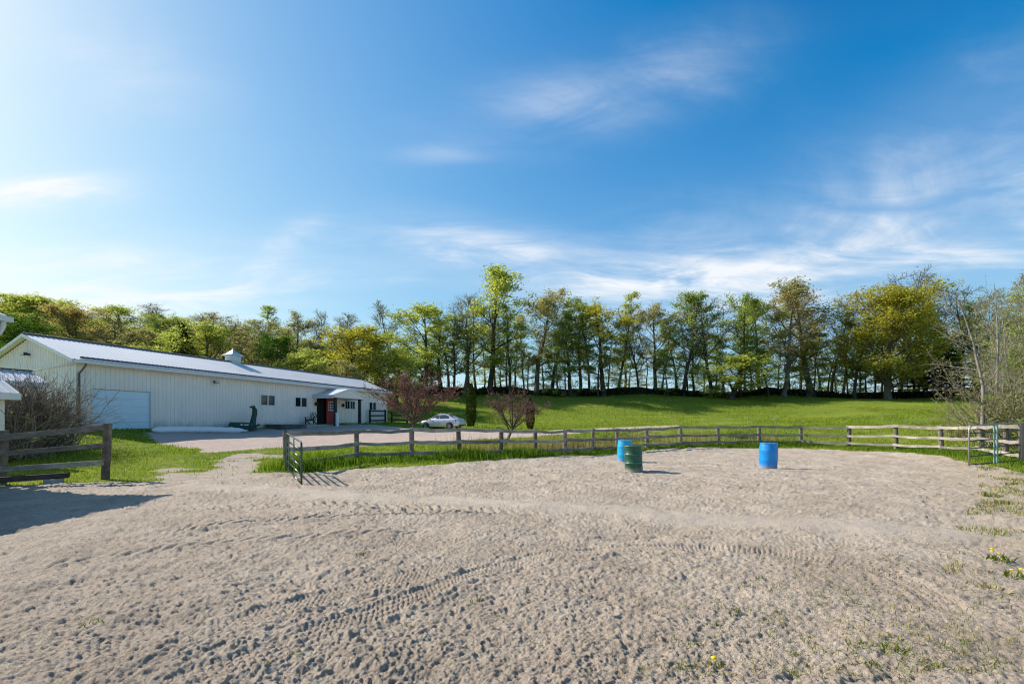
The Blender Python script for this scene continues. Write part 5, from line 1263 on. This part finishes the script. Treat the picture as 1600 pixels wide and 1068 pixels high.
# thicket at left, pale birches and brush at right
def thicket(name, c, rx, ry, hgt, n, seed, mats, label, r0=.016, arch=.03, leaves=0, lm='weed', group=None, cat='shrub', sp=.27):
    R = random.Random(seed); N = np.random.default_rng(seed)
    e = empty(name, (c[0], c[1], h1(c[0], c[1]))); tag(e, label, cat, group)
    sets = [([], []) for _ in mats]; cs = []
    for i in range(n):
        V, Fc = sets[i % len(mats)]
        s = Vector((R.gauss(0, rx * .42), R.gauss(0, ry * .42), -.15)); L = hgt * R.uniform(.45, 1.15)
        d = Vector((R.gauss(0, sp) + s.x * .25 / rx, R.gauss(0, sp * 1.2) + s.y * .25 / ry, 1)); q, qr, _ = grow(R, s, d, L, r0 * R.uniform(.5, 1.3), 7, .17, -arch, .3); tube_np(V, Fc, q, qr, 4)
        for j in range(5):
            k = R.randint(2, 6); w, wr, _ = grow(R, q[k], (q[k] - q[k - 1]).normalized() + Vector((R.gauss(0, .8), R.gauss(0, .8), R.gauss(0, .6))), L * R.uniform(.12, .35), r0 * .4, 4, .2, -arch, .4); tube_np(V, Fc, w, wr, 3)
            if leaves: cs += [w[R.randint(1, 4)] + Vector((R.gauss(0, .06), R.gauss(0, .06), R.gauss(0, .06))) for _ in range(leaves)]
    for (V, Fc), m in zip(sets, mats): mesh_np('branches', np.array([tuple(q) for q in V]), np.array(Fc), MAT[m], e, True)
    if cs: lv, lf_ = leaf_quads(cs, .05, N); mesh_np('leaves', lv, lf_, MAT[lm], e)
    return e
p_ = U(40, 700, 18.2); thicket('bare_thicket', (p_.x, p_.y), .95, 1.1, 2.9, 900, 3, ('cane', 'bark_plum', 'cane', 'cane_pale'), 'tangled bare brown thicket before the barn gable', .017, .06, 0, sp=.2)
p_ = U(10, 705, 16.8); thicket('bare_thicket', (p_.x, p_.y), 1.1, .8, 2.1, 300, 13, ('cane', 'cane_pale'), 'lower leafing part of the thicket beside the small shed', .014, .07, 1)
p_ = U(104, 690, 20.2); thicket('climbing_vine', (p_.x, p_.y), .3, .4, 3.1, 20, 23, ('cane', 'cane_pale'), 'tall thin bare vine stems against the near barn corner', .02, .01, 0, cat='vine', sp=.06)
PROTO['birch'] = None
def birch(px, base_px, top, d, seed, lean, label, w=1.0):
    x_ = (base_px - 800) / F * d; z_ = h1(x_, d); hgt = CH + (HZ - top) * d / F - z_
    R = random.Random(seed); N = np.random.default_rng(seed); V, Fc, cs = [], [], []
    tp, trd, _ = grow(R, Vector((0, 0, -.3)), Vector((lean, 0, 1)), hgt * .97 + .3, .105 * w, 12, .045, .05, .12); tube_np(V, Fc, tp, trd, 8)
    for i in range(16):
        u = .16 + .8 * i / 16; k = u * 12; i0 = min(11, int(k)); s = tp[i0].lerp(tp[i0 + 1], k - i0); a = R.choice([math.pi, 0, math.pi * .9, .3]) + R.gauss(0, .7); el_ = R.uniform(-.15, .5) + .6 * u
        L1 = hgt * .34 * (1.1 - .6 * u) * R.uniform(.6, 1.2); bp, br, _ = grow(R, s, Vector((math.cos(a) * math.cos(el_), math.sin(a) * math.cos(el_), math.sin(el_))), L1, trd[i0] * .42, 6, .1, .07, .2); tube_np(V, Fc, bp, br, 5)
        for j in range(6):
            k = R.randint(1, 5); q, qr, _ = grow(R, bp[k], (bp[k + 1] - bp[k]).normalized() + Vector((R.gauss(0, .6), R.gauss(0, .6), R.gauss(.1, .5))), L1 * R.uniform(.2, .45), .011, 4, .15, .03, .3); tube_np(V, Fc, q, qr, 4)
            for m in range(3):
                w_, wr, _ = grow(R, q[1 + m], (q[2] - q[1]).normalized() + Vector((R.gauss(0, .7), R.gauss(0, .7), R.gauss(.1, .6))), .4 * R.uniform(.5, 1.2), .006, 2, .15, 0, .5); tube_np(V, Fc, w_, wr, 3)
                cs += [w_[-1], w_[1]]
    e = empty('pale_tree', (x_, d, z_)); tag(e, label, 'tree')
    mesh_np('trunk', np.array([tuple(q) for q in V]), np.array(Fc), MAT['bark_pale'], e, True)
    lv, lf_ = leaf_quads(cs, .045, N); mesh_np('crown', lv, lf_, MAT[LV], e)
birch(1515, 1533, 440, 23.0, 2, -.07, 'pale bare leaning tree just behind the fence, left of steel gate')
birch(1550, 1556, 436, 25.5, 6, -.01, 'pale upright bare tree behind the steel gate', .85)
birch(1600, 1592, 450, 26, 12, .02, 'pale thin bare tree at the right photo edge', .7)
for k, (px, top, d, w, pr_, lm, lab) in enumerate(((1566, 446, 42, 70, 'haze0', LV, 'hazy twiggy olive tree rising behind the right brush'), (1602, 440, 36, 80, 'haze1', LS, 'twiggy budding tree at right photo edge behind the brush'), (1590, 545, 34, 70, 'round2', LG, 'green bushy tree low at right photo edge'), (1640, 470, 33, 90, 'haze0', LV, 'twiggy tree mostly cut off by the right photo edge'), (1548, 560, 46, 50, 'haze1', LV, 'low twiggy tree right of the pale leaning tree'))):
    plant('edge_tree', pr_, px, top, d, w, lm, 'bark_pale' if k < 2 else 'bark_grey', lab, 'trees at the right edge')
p_ = U(1592, 670, 23.5); thicket('brush', (p_.x, p_.y), 2.0, 1.4, 4.6, 210, 31, ('cane', 'cane_pale', 'bark_dark'), 'olive leafing brush at right photo edge behind the steel gate', .016, .01, 5, 'leaf_olive')
p_ = U(1640, 672, 21.5); thicket('brush', (p_.x, p_.y), 1.6, 1.3, 3.4, 150, 37, ('cane', 'bark_dark'), 'green leafing brush cut by the right photo edge', .015, .01, 7, 'leaf_green')
p_ = U(1500, 664, 28); thicket('brush', (p_.x, p_.y), 1.3, .9, 1.5, 60, 41, ('cane', 'cane_pale'), 'small thin brush at the foot of the pale leaning tree', .010, .02, 3, 'leaf_olive')
for k, (px, py, d, h_, lab) in enumerate(((958, 690, 29.5, 1.1, 'leafing shrub behind the fence, just left of the blue and green barrels'), (1000, 688, 32, 1.2, 'dry brown brush behind the fence, just right of the green drum'), (1160, 685, 33.5, .9, 'low brown brush behind the fence, left of the lone blue barrel'), (900, 695, 26.5, .9, 'small leafing shrub behind the fence, below the yellowish tree'))):
    p_ = U(px, py, d); thicket('fence_brush', (p_.x, p_.y), 1.6, .5, h_, 60, 64 + k, ('cane', 'cane_pale'), lab, .008, .03, 4, 'leaf_olive' if k % 2 else 'weed')

# ------------------------------------------------------------------ grass, undergrowth, weeds
def blades(x_, y_, z_, h_, w_, seed, lean=.35, two=False):
    N = np.random.default_rng(seed); n = len(x_)
    a = N.uniform(0, 6.283, n); ca, sa = np.cos(a) * w_ * .5, np.sin(a) * w_ * .5
    la = N.uniform(0, 6.283, n); l = N.uniform(0, lean, n) * h_; lx, ly = np.cos(la) * l, np.sin(la) * l
    b = np.stack([x_, y_, z_], 1); s = np.stack([ca, sa, np.zeros(n)], 1)
    tip = b + np.stack([lx, ly, h_], 1)
    if not two:
        return np.stack([b - s, b + s, tip], 1).reshape(-1, 3), np.arange(n * 3).reshape(n, 3)
    mid = b + np.stack([lx * .3, ly * .3, h_ * .6], 1)
    v = np.stack([b - s, b + s, mid - s * .75, mid + s * .75, tip], 1).reshape(-1, 3); k = np.arange(n)[:, None] * 5
    f = np.concatenate([k + np.array([0, 1, 3]), k + np.array([0, 3, 2]), k + np.array([2, 3, 4])]); return v, f
def scatter(n, d0, d1, seed, pw=1.0, th0=-.84, th1=.84):
    N = np.random.default_rng(seed); r = d0 + (d1 - d0) * N.random(n) ** pw; a = np.tan(th0) + (np.tan(th1) - np.tan(th0)) * N.random(n); return a * r, r, N
def bare_at(x_, y_):
    return np.maximum(sstep(.3, -.2, poly_sd(DRIVE, x_, y_) + .5 * fbm(x_ * .8, y_ * .8, 33, 3)), .95 * sstep(.4, -.5, poly_sd(TRAIL, x_, y_) + 1.7 * fbm(x_ * .9, y_ * .9, 34, 3)))
def in_barn(x_, y_):
    t_ = (x_ - BX) * UX + (y_ - BY) * UY; q_ = (x_ - BX) * UY - (y_ - BY) * UX; return (t_ > -.2) & (t_ < BL + .2) & (q_ < .05) & (q_ > -BW - .1)
x_, y_, N = scatter(210000, 10.5, 44, 1, 1.0); x_ = np.clip(x_, -40, 45)
sd_ = sand_sd(x_, y_); ok = (sd_ > .05) & (N.random(len(x_)) > bare_at(x_, y_) * 1.02) & ~in_barn(x_, y_); x_, y_ = x_[ok], y_[ok]
pat = fbm(x_ * .6, y_ * .6, 80, 3); h_ = (.055 + .06 * np.clip(pat + .5, 0, 1)) * N.uniform(.6, 1.4, len(x_)) * (1 + y_ * .008)
v, f = blades(x_, y_, H(x_, y_) - .02, h_, .012 + .0011 * y_, 2, .6); g = mesh_np('lawn_grass', v, f, MAT['grass_lawn']); tag(g, 'short green lawn grass round the drive and fences', 'grass', kind='stuff')
x_, y_, N = scatter(90000, 44, 90, 3, .8, -.3, .86); sd_ = bare_at(x_, y_); ok = (N.random(len(x_)) > sd_) & ~in_barn(x_, y_); x_, y_ = x_[ok], y_[ok]
v, f = blades(x_, y_, H(x_, y_) + .02, N.uniform(.08, .2, len(x_)), .07, 4, .8); g = mesh_np('meadow_grass', v, f, MAT['grass_lawn']); tag(g, 'mown green grass of the rising meadow', 'grass', kind='stuff')
# tall grass on the bank under the fence
v_, f_, c_ = [], [], 0; xs, ys = [], []
N = np.random.default_rng(5); FX = [(b.x, b.y) for b, _t in FP]
for (ax, ay), (bx, by) in zip(FX[:-1], FX[1:]):
    n = int(2300 * math.hypot(bx - ax, by - ay) / 2.4); u = N.random(n); xs.append(ax + (bx - ax) * u + N.normal(0, .55, n)); ys.append(ay + (by - ay) * u + N.normal(-.15, .6, n))
x_, y_ = np.concatenate(xs), np.concatenate(ys); ok = (sand_sd(x_, y_) > .05) & (bare_at(x_, y_) < .4); x_, y_ = x_[ok], y_[ok]
h_ = np.clip(.20 + .32 * fbm(x_ * .7, y_ * .7, 90, 3), .06, .5) * N.uniform(.6, 1.4, len(x_)) * np.interp(x_, [-8, -2, 3, 10, 20], [1.15, 1.2, .95, .75, .7])
v, f = blades(x_, y_, H(x_, y_) - .03, h_, .012 + .0007 * y_, 6, .55, True); g = mesh_np('bank_grass', v, f, MAT['grass_tall']); tag(g, 'taller green grass on the bank under the ring fence', 'grass', kind='stuff')
ORD5 = ('first', 'second', 'third', 'fourth', 'fifth')
# dry stalks and reeds
n = 2600; u = N.random(n); k = N.integers(3, 13, n); fx = np.array(FX); x_ = fx[k, 0] + (fx[k + 1, 0] - fx[k, 0]) * u + N.normal(0, .5, n) - .3; y_ = fx[k, 1] + (fx[k + 1, 1] - fx[k, 1]) * u + N.normal(.9, .6, n)
ok = sand_sd(x_, y_) > .5; x_, y_ = x_[ok], y_[ok]; v, f = blades(x_, y_, H(x_, y_), N.uniform(.3, 1.0, len(x_)) * (.5 + fbm(x_ * .5, y_ * .5, 12, 2) + .4), .018, 8, .3, True); g = mesh_np('dry_stalks', v, f, MAT['grass_dry']); tag(g, 'dry tan stalks and reeds behind the ring fence', 'grass', kind='stuff')
for k, (px, top, d) in enumerate(((1055, 648, 31), (1136, 652, 33), (1168, 651.5, 33), (1174, 652, 33.4), (1210, 651, 34))):
    x0_ = (px - 800) / F * d; z0_ = h1(x0_, d); zt_ = CH + (HZ - top) * d / F
    e = empty('reed', (x0_, d, z0_)); tag(e, 'tall tan reed stalk above the far fence rail, %s of five from the left' % ORD5[k], 'reed', 'tall reed stalks behind the far fence')
    mb = MB(); mb.tube([(0, 0, -.05), (.02, 0, (zt_ - z0_) * .6), (.0, .02, zt_ - z0_ - .1)], [.014, .012, .009], 5).build('stalk', MAT['cane_pale'], e, True)
    mb = MB(); mb.tube([(0, .02, zt_ - z0_ - .12), (.01, .02, zt_ - z0_ - .04), (.03, .02, zt_ - z0_ + .02)], [.012, .035, .008], 5).build('seed_head', MAT['cane_pale'], e, True)
# ragged grass on the right border of the sand, closer to the camera
N = np.random.default_rng(15); xs, ys = [], []
edge = [(16.8, 16.5), (13.9, 13.4), (10.6, 10.0), (7.3, 6.9), (5.0, 4.6)]
for (ax, ay), (bx, by) in zip(edge[:-1], edge[1:]):
    n = 9000; u = N.random(n); off = np.abs(N.normal(0, 1.2, n)) - .7; nx_, ny_ = (ay - by), -(ax - bx); l = math.hypot(nx_, ny_); xs.append(ax + (bx - ax) * u + nx_ / l * off); ys.append(ay + (by - ay) * u + ny_ / l * off)
x_, y_ = np.concatenate(xs), np.concatenate(ys); pat = fbm(x_ * 1.3, y_ * 1.3, 120, 3); ok = pat > np.where(sand_sd(x_, y_) < 0.1, .20, -.1); ok &= N.random(len(x_)) < np.where(sand_sd(x_, y_) < 0.1, .28, .8); x_, y_ = x_[ok], y_[ok]
zz = np.array([max(sand_z(a, b), -9) if s < 0.2 else h1(a, b) for a, b, s in zip(x_, y_, sand_sd(x_, y_))])
v, f = blades(x_, y_, zz - .01, N.uniform(.03, .12, len(x_)), .005 + .0007 * y_, 16, 1.3, True); g = mesh_np('edge_grass', v, f, MAT['edge_mix']); tag(g, 'ragged patches of grass creeping over the right sand border', 'grass', kind='stuff')
# dark undergrowth along the crest
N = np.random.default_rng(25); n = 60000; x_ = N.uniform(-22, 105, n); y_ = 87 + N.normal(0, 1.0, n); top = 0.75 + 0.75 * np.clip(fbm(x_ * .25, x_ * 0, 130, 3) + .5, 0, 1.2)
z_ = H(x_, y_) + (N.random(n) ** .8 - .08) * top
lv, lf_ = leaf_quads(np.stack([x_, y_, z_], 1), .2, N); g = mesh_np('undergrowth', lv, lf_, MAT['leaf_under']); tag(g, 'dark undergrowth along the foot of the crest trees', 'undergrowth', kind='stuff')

# weed tufts in the sand, each where the photo shows one
def tuft(px, py, size, seed, kind='weed', flower=False, label='', group='weed tufts in the sand'):
    g = G(px, py); N = np.random.default_rng(seed); size = size * .8; n = int(14 + 16 * size / .1)
    a = N.uniform(0, 6.283, n); r = size * N.random(n) ** .6 * .8
    v, f = blades(np.cos(a) * r, np.sin(a) * r * .8, np.full(n, -.01), N.uniform(.25, .8, n) * size * .75, (.005 + size * .03) if size < .14 else .016, seed, 1.3, True)
    e = empty('weed_tuft', (g.x, g.y, sand_z(g.x, g.y) + .005)); tag(e, label, 'weed', group)
    mesh_np('leaves', v, f, MAT[kind], e)
    for k in range(flower):
        mb = MB(); fx_, fy_ = N.uniform(-size * .5, size * .5, 2); zf = size * N.uniform(.4, .7)
        mb.lathe([(0, zf + .012), (.012, zf + .014), (.02, zf + .006), (.012, zf), (0, zf - .002)], 9, (fx_, fy_, 0)); mb.build('flower', MAT['yellow_petal'], e, True)
for i, (px, py, s, fl) in enumerate(sorted(((88, 820, .07, 0), (145, 982, .13, 0), (565, 868, .13, 0), (745, 945, .10, 0), (775, 966, .06, 0), (462, 1021, .10, 0), (415, 1040, .06, 0), (1078, 862, .06, 0), (1188, 908, .11, 0), (1150, 960, .12, 0), (1115, 980, .10, 0),
                                      (1350, 862, .08, 0), (1046, 880, .07, 0), (980, 862, .05, 0), (822, 930, .06, 0), (1395, 1028, .15, 0), (1340, 1018, .14, 0), (1365, 1052, .09, 0), (1470, 1058, .10, 0), (1240, 1025, .06, 0), (1270, 1000, .06, 0), (1445, 788, .09, 0), (1500, 822, .10, 0), (1160, 1004, .05, 0), (1085, 1018, .08, 0), (1000, 1052, .07, 0), (690, 1015, .05, 0), (640, 985, .05, 0), (1510, 1015, .08, 0), (1420, 960, .06, 0), (1072, 1053, .10, 0)))):
    tuft(px, py, s, 500 + i, 'weed', 0, 'small plain green weed tuft in the bare sand, %s from the left' % ORD[i])
tuft(1112, 1046, .11, 601, 'weed', 1, 'weed with a single yellow dandelion flower near the bottom edge')
tuft(1552, 778, .30, 603, 'weed', 4, 'broad leafy dandelion clump at the right sand border')
tuft(1566, 792, .24, 604, 'weed', 0, 'leafy weed directly below the broad dandelion clump')
tuft(1562, 882, .20, 605, 'weed', 3, 'flowering dandelion clump on the right border, near middle height')
tuft(1590, 905, .20, 606, 'weed', 3, 'dandelion clump at the very right edge of the photo')
tuft(1553, 928, .20, 607, 'grass_dry', 0, 'pale straw-coloured grass tuft at the right border')
tuft(1535, 898, .16, 608, 'grass_dry', 0, 'smaller dry grass tuft above the straw-coloured one')
tuft(1580, 760, .22, 609, 'weed', 0, 'green weed clump at right border just below the grass bank')
# thin sprinkling of tiny weeds in the lower right sand
N = np.random.default_rng(71); cx_, cy_ = [], []
for _ in range(900):
    px, py = N.uniform(900, 1600), 1068 - 240 * N.random() ** 1.4
    if N.random() > (px - 850) / 600: continue
    g = G(px, py); m = N.integers(2, 9); cx_ += list(g.x + N.normal(0, .025, m)); cy_ += list(g.y + N.normal(0, .025, m))
x_, y_ = np.array(cx_), np.array(cy_); z_ = np.array([sand_z(a, b) for a, b in zip(x_, y_)])
v, f = blades(x_, y_, z_ - .006, N.uniform(.012, .055, len(x_)), .006, 72, 1.5, True); g = mesh_np('sparse_weeds', v, f, MAT['edge_mix']); tag(g, 'thin sprinkling of tiny weeds in the lower right sand', 'weeds', kind='stuff')
